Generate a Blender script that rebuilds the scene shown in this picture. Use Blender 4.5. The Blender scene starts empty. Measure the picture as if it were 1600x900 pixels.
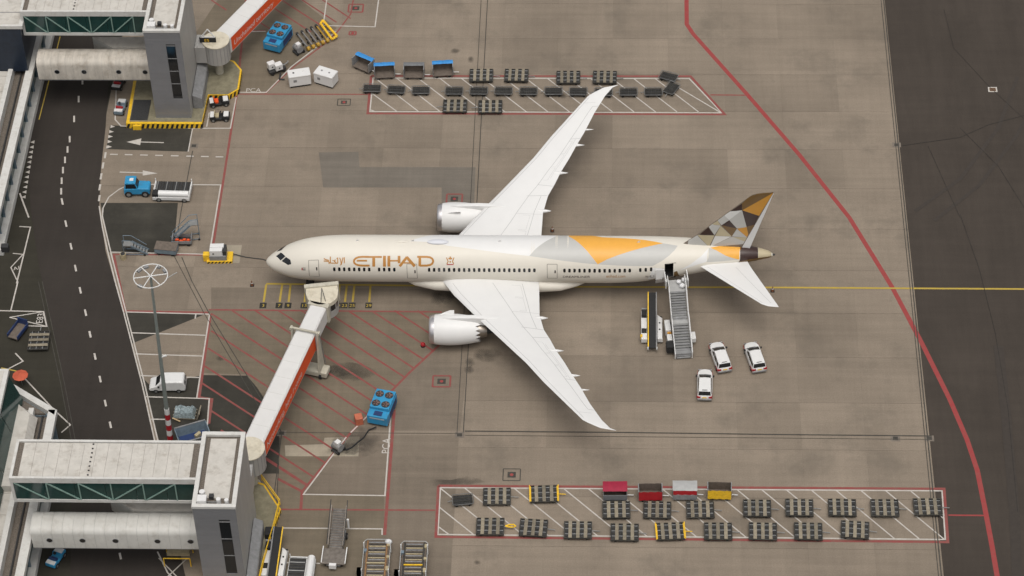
import bpy, math, random
from mathutils import Vector, Matrix
random.seed(7)
R_ = math.radians
scene = bpy.context.scene
COL = scene.collection

# ------------------------------------------------------------------ camera
CAM = (43.28605, -240.08997, 240.97137); YAW = 0.05378; PITCH = 0.78711; ROLL = -0.03235; FPX = 4273.2966
def cam_axes():
    f = Vector((-math.sin(YAW)*math.cos(PITCH), math.cos(YAW)*math.cos(PITCH), -math.sin(PITCH)))
    r = Vector((math.cos(YAW), math.sin(YAW), 0.0)); u = r.cross(f)
    c, s = math.cos(ROLL), math.sin(ROLL)
    return c*r + s*u, -s*r + c*u, f
CR, CU, CF = cam_axes()
cd = bpy.data.cameras.new('camera'); cam = bpy.data.objects.new('camera', cd); COL.objects.link(cam)
cam.matrix_world = Matrix(((CR.x, CU.x, -CF.x, CAM[0]), (CR.y, CU.y, -CF.y, CAM[1]), (CR.z, CU.z, -CF.z, CAM[2]), (0, 0, 0, 1)))
cd.sensor_fit = 'HORIZONTAL'; cd.sensor_width = 36.0; cd.lens = 36.0*FPX/1600.0
cd.clip_start = 1.0; cd.clip_end = 6000.0
scene.camera = cam

# ------------------------------------------------------------------ sky, sun, exposure (soft overcast day)
SUN_EL, SUN_AZ = 72.0, 170.0          # azimuth measured from +Y towards +X
w = bpy.data.worlds.new('World'); scene.world = w; w.use_nodes = True
nt = w.node_tree; bg = nt.nodes['Background']
sky = nt.nodes.new('ShaderNodeTexSky'); sky.sky_type = 'NISHITA'; sky.sun_disc = False
sky.sun_elevation = R_(SUN_EL); sky.sun_rotation = R_(SUN_AZ)
sky.air_density = 1.0; sky.dust_density = 7.0; sky.ozone_density = 1.0
hs = nt.nodes.new('ShaderNodeHueSaturation'); hs.inputs['Saturation'].default_value = 0.22   # cloud cover greys the sky
nt.links.new(sky.outputs[0], hs.inputs['Color']); nt.links.new(hs.outputs[0], bg.inputs[0])
bg.inputs[1].default_value = 0.125
sd = bpy.data.lights.new('sun', 'SUN'); sd.energy = 0.85; sd.angle = R_(40.0); sd.color = (1.0, 0.94, 0.85)
so = bpy.data.objects.new('sun', sd); COL.objects.link(so)
sv = Vector((math.sin(R_(SUN_AZ))*math.cos(R_(SUN_EL)), math.cos(R_(SUN_AZ))*math.cos(R_(SUN_EL)), math.sin(R_(SUN_EL))))
so.rotation_euler = (-sv).to_track_quat('-Z', 'Y').to_euler(); so.location = (40, 60, 150)
scene.view_settings.view_transform = 'Standard'; scene.view_settings.look = 'None'
scene.view_settings.exposure = 0.0; scene.view_settings.gamma = 1.0

# ------------------------------------------------------------------ pixel -> place
def ray(px, py):
    return CF + CR*((px-800)/FPX) - CU*((py-450)/FPX)
def G(px, py, z=0.0):
    d = ray(px, py); t = (z-CAM[2])/d.z
    return Vector((CAM[0]+t*d.x, CAM[1]+t*d.y, z))
def GY(px, py, y=0.0):
    d = ray(px, py); t = (y-CAM[1])/d.y
    return Vector((CAM[0]+t*d.x, y, CAM[2]+t*d.z))
def heading(a, b, z=0.0):
    p, q = G(a[0], a[1], z), G(b[0], b[1], z)
    return math.atan2(q.y-p.y, q.x-p.x)

# ------------------------------------------------------------------ materials
MATS = {}
def mat(name, col, rough=0.6, metal=0.0, var=0.12, scale=1.5, spec=0.4, streak=None, objrand=0.0, dirt=None, coat=0.0):
    """Principled with two octaves of noise in the base colour (wear/dirt), optional per-object tint."""
    if name in MATS: return MATS[name]
    m = bpy.data.materials.new(name); m.use_nodes = True; n = m.node_tree; L = n.links
    b = n.nodes['Principled BSDF']; b.inputs['Roughness'].default_value = rough; b.inputs['Metallic'].default_value = metal
    b.inputs['Specular IOR Level'].default_value = spec; b.inputs['Coat Weight'].default_value = coat
    tc = n.nodes.new('ShaderNodeNewGeometry')
    src = tc.outputs['Position']
    if streak:
        mp = n.nodes.new('ShaderNodeMapping'); mp.inputs['Scale'].default_value = streak
        L.new(src, mp.inputs[0]); src = mp.outputs[0]
    nz = n.nodes.new('ShaderNodeTexNoise'); nz.inputs['Scale'].default_value = scale; nz.inputs['Detail'].default_value = 6; nz.inputs['Roughness'].default_value = 0.65
    L.new(src, nz.inputs['Vector'])
    rp = n.nodes.new('ShaderNodeMapRange'); rp.inputs[1].default_value = 0.3; rp.inputs[2].default_value = 0.7
    rp.inputs[3].default_value = 1.0-var; rp.inputs[4].default_value = 1.0+var
    L.new(nz.outputs['Fac'], rp.inputs[0])
    last = rp.outputs[0]
    if objrand:
        oi = n.nodes.new('ShaderNodeObjectInfo'); r2 = n.nodes.new('ShaderNodeMapRange')
        r2.inputs[3].default_value = 1.0-objrand; r2.inputs[4].default_value = 1.0+objrand
        L.new(oi.outputs['Random'], r2.inputs[0])
        mu = n.nodes.new('ShaderNodeMath'); mu.operation = 'MULTIPLY'; L.new(last, mu.inputs[0]); L.new(r2.outputs[0], mu.inputs[1]); last = mu.outputs[0]
    vm = n.nodes.new('ShaderNodeVectorMath'); vm.operation = 'SCALE'; vm.inputs[0].default_value = col
    L.new(last, vm.inputs['Scale'])
    out = vm.outputs[0]
    if dirt:
        d2 = n.nodes.new('ShaderNodeTexNoise'); d2.inputs['Scale'].default_value = dirt[2]; d2.inputs['Detail'].default_value = 8; d2.inputs['Roughness'].default_value = 0.7
        L.new(tc.outputs['Position'], d2.inputs['Vector'])
        cr = n.nodes.new('ShaderNodeMapRange'); cr.inputs[1].default_value = 0.5; cr.inputs[2].default_value = 0.72
        cr.inputs[3].default_value = 0.0; cr.inputs[4].default_value = dirt[1]; L.new(d2.outputs['Fac'], cr.inputs[0])
        mx = n.nodes.new('ShaderNodeMix'); mx.data_type = 'RGBA'; L.new(cr.outputs[0], mx.inputs[0]); L.new(out, mx.inputs[6]); mx.inputs[7].default_value = (*dirt[0], 1); out = mx.outputs[2]
    L.new(out, b.inputs['Base Color'])
    MATS[name] = m
    return m
BROWN = (0.10, 0.075, 0.05)
M = dict(
    white=mat('white_paint', (0.66, 0.655, 0.64), 0.35, var=0.03, coat=0.2),
    aircraft_white=mat('aircraft_white', (0.69, 0.685, 0.67), 0.42, var=0.02, scale=0.6),
    cream=mat('aircraft_cream', (0.66, 0.622, 0.545), 0.45, var=0.02, scale=0.5),
    lgrey=mat('livery_grey', (0.47, 0.465, 0.44), 0.42, var=0.02),
    llight=mat('livery_light_grey', (0.64, 0.64, 0.62), 0.42, var=0.02),
    orange=mat('livery_orange', (0.74, 0.37, 0.06), 0.42, var=0.03),
    gold=mat('livery_gold', (0.56, 0.27, 0.04), 0.42, var=0.04),
    goldtext=mat('lettering_gold', (0.43, 0.20, 0.045), 0.35, var=0.05),
    dbrown=mat('livery_dark_brown', (0.040, 0.020, 0.016), 0.35, var=0.05, coat=0.2),
    brown=mat('livery_brown', (0.15, 0.085, 0.026), 0.35, var=0.05, coat=0.2),
    beige=mat('livery_beige', (0.45, 0.385, 0.25), 0.32, var=0.03, coat=0.2),
    lip=mat('bare_aluminium_lip', (0.62, 0.60, 0.60), 0.28, 0.85, var=0.04),
    titan=mat('titanium', (0.34, 0.30, 0.26), 0.35, 0.9, var=0.1),
    steel=mat('galvanised_steel', (0.30, 0.30, 0.29), 0.5, 0.5, var=0.15),
    black=mat('black_rubber', (0.018, 0.018, 0.018), 0.75, var=0.2),
    dark=mat('dark_metal', (0.045, 0.045, 0.045), 0.6, 0.3, var=0.25, scale=4),
    dglass=mat('dark_glass', (0.012, 0.014, 0.016), 0.08, var=0.05, spec=0.6),
    gglass=mat('green_glass', (0.012, 0.045, 0.04), 0.10, var=0.2, spec=0.6),
    blue=mat('ground_equipment_blue', (0.03, 0.25, 0.46), 0.42, var=0.12, scale=1.2, dirt=(BROWN, 0.35, 1.7)),
    blue2=mat('tarpaulin_blue', (0.035, 0.22, 0.52), 0.55, var=0.2, scale=3),
    navy=mat('navy_paint', (0.02, 0.04, 0.12), 0.5, var=0.2),
    yellow=mat('safety_yellow', (0.78, 0.48, 0.025), 0.5, var=0.15, scale=3, dirt=(BROWN, 0.4, 2.5)),
    red=mat('red_paint', (0.36, 0.014, 0.02), 0.5, var=0.12),
    crimson=mat('crimson_tarpaulin', (0.29, 0.014, 0.040), 0.6, var=0.15, scale=2),
    orangered=mat('banner_orange_red', (0.72, 0.085, 0.015), 0.5, var=0.05),
    wood=mat('weathered_plank', (0.215, 0.185, 0.135), 0.85, var=0.25, scale=3, objrand=0.22),
    frame=mat('dolly_steel', (0.055, 0.052, 0.045), 0.6, 0.35, var=0.35, scale=3, objrand=0.25),
    cartfloor=mat('cart_floor', (0.13, 0.105, 0.085), 0.8, var=0.25, scale=3),
    cgrey=mat('cart_grey', (0.22, 0.22, 0.22), 0.6, var=0.2, scale=2),
    tarpgrey=mat('tarpaulin_grey', (0.14, 0.145, 0.15), 0.65, var=0.15, scale=2),
    silver=mat('tarpaulin_silver', (0.36, 0.36, 0.35), 0.5, var=0.1, scale=2),
    roof=mat('membrane_roof', (0.50, 0.475, 0.43), 0.85, var=0.10, scale=0.8, dirt=((0.20, 0.16, 0.12), 0.5, 0.9)),
    roofedge=mat('roof_edge_white', (0.56, 0.55, 0.52), 0.6, var=0.06, scale=1.0, dirt=((0.3, 0.26, 0.2), 0.4, 1.5)),
    gravel=mat('roof_gravel', (0.13, 0.11, 0.09), 0.95, var=0.5, scale=9),
    clad=mat('grey_cladding', (0.25, 0.252, 0.262), 0.42, 0.3, var=0.05, scale=0.7, objrand=0.03),
    clad2=mat('light_cladding', (0.40, 0.39, 0.37), 0.5, 0.2, var=0.06, scale=0.7, objrand=0.03),
    walk=mat('walkway_panel', (0.52, 0.51, 0.475), 0.55, var=0.07, scale=1.2, streak=(1.0, 0.35, 0.35), dirt=((0.22, 0.18, 0.13), 0.30, 0.8)),
    concrete_b=mat('island_concrete', (0.20, 0.18, 0.12), 0.9, var=0.25, scale=1.2),
    beigebox=mat('beige_steel', (0.46, 0.43, 0.35), 0.55, var=0.1, scale=1.5, dirt=(BROWN, 0.35, 1.2)),
    tanroof=mat('tan_roof', (0.58, 0.53, 0.42), 0.7, var=0.08, scale=1.5, dirt=((0.25, 0.2, 0.12), 0.5, 1.0)),
    tube=mat('jet_bridge_white', (0.62, 0.61, 0.59), 0.4, var=0.03, scale=0.8),
    coping=mat('kerb_tan', (0.38, 0.32, 0.2), 0.8, var=0.2, scale=2),
    bluegrey=mat('blue_grey_steel', (0.17, 0.22, 0.26), 0.55, 0.2, var=0.2, scale=2),
    wrap=mat('plastic_wrap', (0.24, 0.29, 0.30), 0.25, var=0.5, scale=4),
    pole=mat('mast_green_grey', (0.25, 0.28, 0.26), 0.5, 0.3, var=0.1),
)
# ------------------------------------------------------------------ mesh helpers
class MB:
    def __init__(s): s.v = []; s.f = []
    def add(s, vs, fs):
        o = len(s.v); s.v += [tuple(v) for v in vs]; s.f += [tuple(i+o for i in f) for f in fs]; return s
    def box(s, x0, x1, y0, y1, z0, z1):
        return s.add([(x0,y0,z0),(x1,y0,z0),(x1,y1,z0),(x0,y1,z0),(x0,y0,z1),(x1,y0,z1),(x1,y1,z1),(x0,y1,z1)],
                     [(0,3,2,1),(4,5,6,7),(0,1,5,4),(1,2,6,5),(2,3,7,6),(3,0,4,7)])
    def hexa(s, b, t):      # four bottom corners, four top corners (counter-clockwise)
        return s.add(list(b)+list(t), [(0,3,2,1),(4,5,6,7),(0,1,5,4),(1,2,6,5),(2,3,7,6),(3,0,4,7)])
    def obox(s, c, size, rz=0.0, rx=0.0, ry=0.0):
        m = Matrix.Rotation(rz,3,'Z') @ Matrix.Rotation(ry,3,'Y') @ Matrix.Rotation(rx,3,'X'); c = Vector(c)
        hx, hy, hz = size[0]/2, size[1]/2, size[2]/2
        P = [c + m @ Vector((a*hx, b*hy, d*hz)) for d in (-1,1) for a,b in ((-1,-1),(1,-1),(1,1),(-1,1))]
        return s.hexa(P[:4], P[4:])
    def bar(s, a, b, wdt, hgt=None):
        a, b = Vector(a), Vector(b); d = (b-a); L = d.length; d.normalize()
        up = Vector((0,0,1)) if abs(d.z) < 0.95 else Vector((0,1,0))
        x = d.cross(up).normalized(); y = x.cross(d).normalized(); hgt = hgt or wdt
        P = [p + x*sx*wdt/2 + y*sy*hgt/2 for p in (a, b) for sx, sy in ((-1,-1),(1,-1),(1,1),(-1,1))]
        return s.hexa(P[:4], P[4:])
    def cyl(s, a, b, r0, r1=None, n=12, caps=True):
        a, b = Vector(a), Vector(b); r1 = r0 if r1 is None else r1; d = (b-a).normalized()
        up = Vector((0,0,1)) if abs(d.z) < 0.95 else Vector((1,0,0))
        x = d.cross(up).normalized(); y = d.cross(x)
        vs = [p + (x*math.cos(2*math.pi*i/n) + y*math.sin(2*math.pi*i/n))*r for p, r in ((a,r0),(b,r1)) for i in range(n)]
        fs = [(i, (i+1)%n, n+(i+1)%n, n+i) for i in range(n)]
        if caps: fs += [tuple(range(n-1,-1,-1)), tuple(range(n, 2*n))]
        return s.add(vs, fs)
    def pipe(s, pts, r, n=6):
        for a, b in zip(pts[:-1], pts[1:]): s.cyl(a, b, r, n=n)
        return s
    def prism(s, poly, z0, z1):
        n = len(poly)
        return s.add([(x,y,z0) for x,y in poly]+[(x,y,z1) for x,y in poly],
                     [tuple(range(n-1,-1,-1)), tuple(range(n,2*n))]+[(i,(i+1)%n,n+(i+1)%n,n+i) for i in range(n)])
    def prism_y(s, poly, y0, y1):    # poly in (x,z)
        n = len(poly)
        return s.add([(x,y0,z) for x,z in poly]+[(x,y1,z) for x,z in poly],
                     [tuple(range(n)), tuple(range(2*n-1,n-1,-1))]+[((i+1)%n,i,n+i,n+(i+1)%n) for i in range(n)])
    def sheet(s, poly, z):
        return s.add([(p[0],p[1],z) for p in poly], [tuple(range(len(poly)))])
    def loft(s, rings, cap0=True, cap1=True):
        n = len(rings[0]); vs = [v for r in rings for v in r]; fs = []
        for k in range(len(rings)-1):
            fs += [(k*n+i, k*n+(i+1)%n, (k+1)*n+(i+1)%n, (k+1)*n+i) for i in range(n)]
        if cap0: fs.append(tuple(range(n-1,-1,-1)))
        if cap1: fs.append(tuple(range((len(rings)-1)*n, len(rings)*n)))
        return s.add(vs, fs)
    def grid(s, rows):
        n = len(rows[0]); vs = [v for r in rows for v in r]
        return s.add(vs, [(k*n+i, k*n+i+1, (k+1)*n+i+1, (k+1)*n+i) for k in range(len(rows)-1) for i in range(n-1)])
    def build(s, name, m, parent=None, smooth=False, bev=0.0, loc=None, rz=0.0):
        me = bpy.data.meshes.new(name); me.from_pydata(s.v, [], s.f); me.update()
        import bmesh
        bm = bmesh.new(); bm.from_mesh(me); bmesh.ops.recalc_face_normals(bm, faces=bm.faces); bm.to_mesh(me); bm.free()
        if m is not None: me.materials.append(m)
        o = bpy.data.objects.new(name, me); COL.objects.link(o)
        if parent is not None: o.parent = parent
        if loc is not None: o.location = loc
        o.rotation_euler.z = rz
        if smooth:
            for p in me.polygons: p.use_smooth = True
            me.set_sharp_from_angle(angle=R_(smooth if smooth is not True else 40))
        if bev:
            b = o.modifiers.new('bevel', 'BEVEL'); b.width = bev; b.segments = 2; b.limit_method = 'ANGLE'; b.angle_limit = R_(35)
        return o
def tag(o, label=None, cat=None, group=None, kind=None):
    if label: o['label'] = label
    if cat: o['category'] = cat
    if group: o['group'] = group
    if kind: o['kind'] = kind
    return o
def thing(name, label, cat, loc=(0,0,0), rz=0.0, group=None):
    o = bpy.data.objects.new(name, None); COL.objects.link(o); o.location = loc; o.rotation_euler.z = rz; o.empty_display_size = 0.3
    return tag(o, label, cat, group)
def copy_tree(o, parent=None):
    c = o.copy(); COL.objects.link(c); c.parent = parent
    for ch in o.children: copy_tree(ch, c)
    return c
def text_mesh(txt, size=1.0, italic=False, extrude=0.0):
    cu = bpy.data.curves.new('t', 'FONT'); cu.body = txt; cu.size = size; cu.align_x = 'LEFT'; cu.resolution_u = 3; cu.shear = 0.2 if italic else 0.0
    o = bpy.data.objects.new('t', cu); COL.objects.link(o)
    dg = bpy.context.evaluated_depsgraph_get(); me = bpy.data.meshes.new_from_object(o.evaluated_get(dg))
    vs = [tuple(v.co) for v in me.vertices]; fs = [tuple(p.vertices) for p in me.polygons]
    bpy.data.objects.remove(o); bpy.data.curves.remove(cu); bpy.data.meshes.remove(me)
    return vs, fs
def wheel(parent, c, r, wd, axis='y', name='wheel'):
    x, y, z = c; d = (0, wd/2, 0) if axis == 'y' else (wd/2, 0, 0)
    m = MB().cyl((x-d[0],y-d[1],z), (x+d[0],y+d[1],z), r, n=14)
    o = m.build(name, M['black'], parent, smooth=True)
    MB().cyl((x-d[0]*1.06,y-d[1]*1.06,z), (x+d[0]*1.06,y+d[1]*1.06,z), r*0.55, n=10).build('rim', M['steel'], o, smooth=True)
    return o
# ------------------------------------------------------------------ ground sheets
def ground_mat(name, col, var, sc, stain, streak_amt=0.10, streak=(0.04, 1.2, 1.0), objrand=0.0, rough=0.9, fine=0.10):
    m = bpy.data.materials.new(name); m.use_nodes = True; n = m.node_tree; L = n.links
    b = n.nodes['Principled BSDF']; b.inputs['Roughness'].default_value = rough; b.inputs['Specular IOR Level'].default_value = 0.25
    g = n.nodes.new('ShaderNodeNewGeometry'); P = g.outputs['Position']
    def noise(scale, detail, mp=None, ro=0.6):
        t = n.nodes.new('ShaderNodeTexNoise'); t.inputs['Scale'].default_value = scale; t.inputs['Detail'].default_value = detail; t.inputs['Roughness'].default_value = ro
        if mp:
            q = n.nodes.new('ShaderNodeMapping'); q.inputs['Scale'].default_value = mp; L.new(P, q.inputs[0]); L.new(q.outputs[0], t.inputs['Vector'])
        else: L.new(P, t.inputs['Vector'])
        return t.outputs['Fac']
    def rng(s, a, bb, lo=0.3, hi=0.7):
        r = n.nodes.new('ShaderNodeMapRange'); r.inputs[1].default_value = lo; r.inputs[2].default_value = hi; r.inputs[3].default_value = a; r.inputs[4].default_value = bb
        L.new(s, r.inputs[0]); return r.outputs[0]
    def mul(a, c):
        q = n.nodes.new('ShaderNodeMath'); q.operation = 'MULTIPLY'; L.new(a, q.inputs[0]); L.new(c, q.inputs[1]); return q.outputs[0]
    v = rng(noise(sc, 7), 1-var, 1+var)
    v = mul(v, rng(noise(0.9, 8, streak, 0.7), 1-streak_amt, 1+streak_amt))
    v = mul(v, rng(noise(0.9, 8, (streak[1], streak[0]*1.5, 1.0), 0.7), 1-streak_amt*0.6, 1+streak_amt*0.6))
    v = mul(v, rng(noise(6.0, 8, None, 0.75), 1-fine, 1+fine))
    if objrand:
        oi = n.nodes.new('ShaderNodeObjectInfo'); v = mul(v, rng(oi.outputs['Random'], 1-objrand, 1+objrand, 0, 1))
    vm = n.nodes.new('ShaderNodeVectorMath'); vm.operation = 'SCALE'; vm.inputs[0].default_value = col; L.new(v, vm.inputs['Scale'])
    mx = n.nodes.new('ShaderNodeMix'); mx.data_type = 'RGBA'
    L.new(rng(noise(0.13, 9, None, 0.72), 0.0, stain[1], 0.52, 0.75), mx.inputs[0]); L.new(vm.outputs[0], mx.inputs[6]); mx.inputs[7].default_value = (*stain[0], 1)
    L.new(mx.outputs[2], b.inputs['Base Color'])
    return m
CONC = (0.212, 0.174, 0.134)
g_conc = ground_mat('apron_concrete', CONC, 0.17, 0.07, ((0.125, 0.107, 0.085), 0.75), 0.085, objrand=0.085, fine=0.16)
g_road = ground_mat('road_asphalt', (0.036, 0.030, 0.0255), 0.12, 0.09, ((0.022, 0.019, 0.016), 0.5), 0.08, streak=(1.2, 0.04, 1.0))
g_verge = ground_mat('old_asphalt', (0.033, 0.030, 0.022), 0.2, 0.15, ((0.035, 0.033, 0.024), 0.6), 0.10)
g_taxi = ground_mat('taxiway_asphalt', (0.053, 0.043, 0.035), 0.10, 0.05, ((0.040, 0.033, 0.027), 0.6), 0.12, streak=(0.5, 0.06, 1.0))
g_dark = ground_mat('dark_asphalt_patch', (0.040, 0.037, 0.030), 0.25, 0.25, ((0.10, 0.09, 0.07), 0.35), 0.10)
g_green = ground_mat('stained_concrete', (0.158, 0.130, 0.094), 0.18, 0.13, ((0.085, 0.078, 0.058), 0.6), 0.12)
g_grey = ground_mat('grey_concrete_patch', (0.152, 0.133, 0.110), 0.10, 0.2, ((0.13, 0.12, 0.1), 0.4), 0.1)
g_mid = ground_mat('darker_stand_concrete', tuple(c*0.80 for c in CONC), 0.14, 0.10, ((0.10, 0.086, 0.066), 0.5), 0.12, fine=0.14)  # apron concrete colour scaled down to a darker tone
g_light = ground_mat('pale_concrete_patch', (0.30, 0.262, 0.20), 0.15, 0.3, ((0.16, 0.14, 0.1), 0.6), 0.1)
g_joint = mat('joint_sealant', (0.055, 0.05, 0.042), 0.9, var=0.3)
def soft_stain(name, col, amt):
    m = bpy.data.materials.new(name); m.use_nodes = True; n = m.node_tree; L = n.links; b = n.nodes['Principled BSDF']; b.inputs['Base Color'].default_value = (*col, 1); b.inputs['Roughness'].default_value = 0.7
    tc = n.nodes.new('ShaderNodeTexCoord'); s1 = n.nodes.new('ShaderNodeVectorMath'); s1.operation = 'SUBTRACT'; s1.inputs[1].default_value = (0.5, 0.5, 0.0); L.new(tc.outputs['Generated'], s1.inputs[0])
    mp = n.nodes.new('ShaderNodeVectorMath'); mp.operation = 'MULTIPLY'; mp.inputs[1].default_value = (1, 1, 0); L.new(s1.outputs[0], mp.inputs[0])
    ln = n.nodes.new('ShaderNodeVectorMath'); ln.operation = 'LENGTH'; L.new(mp.outputs[0], ln.inputs[0])
    gm = n.nodes.new('ShaderNodeNewGeometry'); nz = n.nodes.new('ShaderNodeTexNoise'); nz.inputs['Scale'].default_value = 0.8; nz.inputs['Detail'].default_value = 3; nz.inputs['Roughness'].default_value = 0.5; L.new(gm.outputs['Position'], nz.inputs['Vector'])
    ad = n.nodes.new('ShaderNodeMath'); ad.operation = 'MULTIPLY_ADD'; ad.inputs[1].default_value = -0.7; L.new(nz.outputs['Fac'], ad.inputs[0]); L.new(ln.outputs['Value'], ad.inputs[2])
    mr = n.nodes.new('ShaderNodeMapRange'); mr.inputs[1].default_value = 0.14; mr.inputs[2].default_value = -0.22; mr.inputs[3].default_value = 0.0; mr.inputs[4].default_value = amt; L.new(ad.outputs[0], mr.inputs[0]); L.new(mr.outputs[0], b.inputs['Alpha'])
    return m
g_stain = soft_stain('oil_stain', (0.045, 0.038, 0.03), 0.42); g_grime = soft_stain('traffic_grime', (0.06, 0.053, 0.042), 0.6)
g_unused = ground_mat('oil_stain', (0.075, 0.066, 0.053), 0.35, 0.8, ((0.045, 0.04, 0.032), 0.5), 0.1)

tag(MB().sheet([(-1500,-1500),(1500,-1500),(1500,1500),(-1500,1500)], -0.06).build('ground', g_verge), kind='structure')
tag(MB().sheet([(80.22,-1200),(1200,-1200),(1200,1200),(80.22,1200)], 0.0).build('taxiway', g_taxi), kind='structure')
apron = tag(MB().box(-24.9, 80.2, -57.2, 70.4, -0.055, -0.03).build('apron', g_joint), kind='structure')
SL = 7.466
slab_me = None
for r in range(17):
    y1 = 55.386 + 2*SL - r*SL
    for c in range(14):
        x0 = -24.8 + 7.5*c
        if slab_me is None:
            s = MB().box(0.003, 7.497, 0.014, SL-0.014, -0.03, 0.0).build('slab', g_conc, apron, loc=(x0, y1-SL, 0)); slab_me = s.data
        else:
            s = bpy.data.objects.new('slab', slab_me); COL.objects.link(s); s.parent = apron; s.location = (x0, y1-SL, 0)
LAY = [0.0]
def zl(base=0.004):
    LAY[0] += 0.00012; return base + LAY[0]
def px_poly(pts, z): return [(lambda g: (g.x, g.y))(G(a, b)) for a, b in pts]
def patch(name, pts, m, z, parent=None):
    return tag(MB().sheet(px_poly(pts, z), z).build(name, m, parent), kind=None if parent else 'structure')
road = patch('service_road', [(80,0),(178,0),(170,120),(165,200),(158,262),(155,322),(165,392),(192,486),(222,595),(243,690),(262,780),(292,910),(110,910),(112,690),(92,560),(72,470),(62,420),(48,330),(42,250),(48,200),(62,120)], g_road, 0.004)
patch('verge', [(-60,380),(62,420),(72,470),(92,560),(112,690),(110,910),(-60,910)], g_verge, 0.0035)
# asphalt and repair patches lying on the apron
patch('darker_stand', [(330,449),(738,452),(731,560),(719,673),(440,673),(390,590),(330,491)], g_mid, 0.0022, apron)  # stand area laid over in the darker concrete tone
patch('darker_stand', [(442,679),(717,680),(704,905),(418,905),(432,760)], g_mid, 0.0022, apron)

patch('asphalt_patch', [(172,196),(301,199),(294,237),(166,233)], g_dark, 0.0045, apron)
patch('asphalt_patch', [(157,317),(278,317),(271,396),(170,394)], g_dark, 0.0045, apron)
patch('asphalt_patch', [(194,487),(323,490),(206,537)], g_dark, 0.0045, apron)
patch('asphalt_patch', [(218,585),(236,604),(317,586),(386,587),(402,606),(424,640),(436,672),(436,740),(300,740),(252,700)], g_dark, 0.0045, apron)
patch('repair_patch', [(327,484),(700,487),(700,505),(640,582),(560,664),(474,773),(600,775),(601,836),(430,836),(436,745),(430,660),(386,585),(316,583)], g_green, 0.003, apron)
patch('repair_patch', [(440,827),(597,828),(597,905),(420,905)], g_green, 0.0035, apron)
patch('repair_patch', [(498,238),(560,237),(562,261),(743,261),(740,345),(690,345),(690,293),(505,293)], g_grey, 0.0035, apron)
patch('repair_patch', [(372,142),(416,143),(500,68),(526,44),(470,0),(340,0),(300,60)], g_green, 0.0035, apron)
patch('repair_patch', [(445,696),(505,694),(507,684),(562,682),(560,713),(446,713)], g_light, 0.0048, apron)
patch('repair_patch', [(350,383),(378,383),(374,411),(344,411)], g_light, 0.0048, apron)
patch('oil_stain', [(662,753),(680,749),(705,750),(735,743),(742,746),(760,753),(735,757),(700,761),(680,762)], g_stain, 0.0049, apron)
def blot(cx, cy, rx, ry, m, name='oil_stain', rot=0.0):
    c = G(cx, cy); ca, sa = math.cos(rot), math.sin(rot)
    MB().sheet([(c.x+rx*math.cos(k*math.pi/8)*ca-ry*math.sin(k*math.pi/8)*sa, c.y+rx*math.cos(k*math.pi/8)*sa+ry*math.sin(k*math.pi/8)*ca) for k in range(16)], zl(0.0056)).build(name, m, apron)
for cx, cy, rx, ry, rot in ((545,580,4.2,1.5,-0.25),(500,580,4.0,1.1,0.0),(705,460,1.6,2.0,0),(683,465,0.9,1.5,0),(735,566,0.7,0.9,0),(733,577,0.7,0.8,0),(746,879,0.45,0.45,0),(712,80,0.8,0.6,0),(735,93,0.5,0.9,0),(685,345,0.4,3.2,0),(540,700,2.4,1.3,0.2),(345,560,0.8,0.5,0),(880,150,0.6,0.6,0),(560,690,3.2,2.6,0.3),(760,555,2.0,1.2,0)): blot(cx, cy, rx, ry, g_stain, 'oil_stain', rot)
# ------------------------------------------------------------------ painted lines
def paint_mat(name, col, wear, under):
    m = bpy.data.materials.new(name); m.use_nodes = True; n = m.node_tree; L = n.links; b = n.nodes['Principled BSDF']; b.inputs['Roughness'].default_value = 0.8
    b.inputs['Specular IOR Level'].default_value = 0.25
    g = n.nodes.new('ShaderNodeNewGeometry'); t = n.nodes.new('ShaderNodeTexNoise'); t.inputs['Scale'].default_value = 1.3; t.inputs['Detail'].default_value = 9; t.inputs['Roughness'].default_value = 0.75
    L.new(g.outputs['Position'], t.inputs['Vector']); r = n.nodes.new('ShaderNodeMapRange'); r.inputs[1].default_value = 0.42; r.inputs[2].default_value = 0.72; r.inputs[3].default_value = wear*0.35; r.inputs[4].default_value = wear
    L.new(t.outputs['Fac'], r.inputs[0]); x = n.nodes.new('ShaderNodeMix'); x.data_type = 'RGBA'; L.new(r.outputs[0], x.inputs[0]); x.inputs[6].default_value = (*col, 1); x.inputs[7].default_value = (*under, 1)
    L.new(x.outputs[2], b.inputs['Base Color']); return m
p_white = paint_mat('white_line_paint', (0.56, 0.53, 0.49), 0.55, CONC)
p_red = paint_mat('red_line_paint', (0.26, 0.036, 0.040), 0.70, (0.17, 0.13, 0.10))
p_redb = paint_mat('bright_red_line_paint', (0.30, 0.032, 0.037), 0.6, (0.22, 0.1, 0.08))
p_yel = paint_mat('yellow_line_paint', (0.47, 0.33, 0.03), 0.5, CONC)
p_black = paint_mat('black_line_paint', (0.02, 0.02, 0.018), 0.3, (0.1, 0.09, 0.07))
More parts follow.
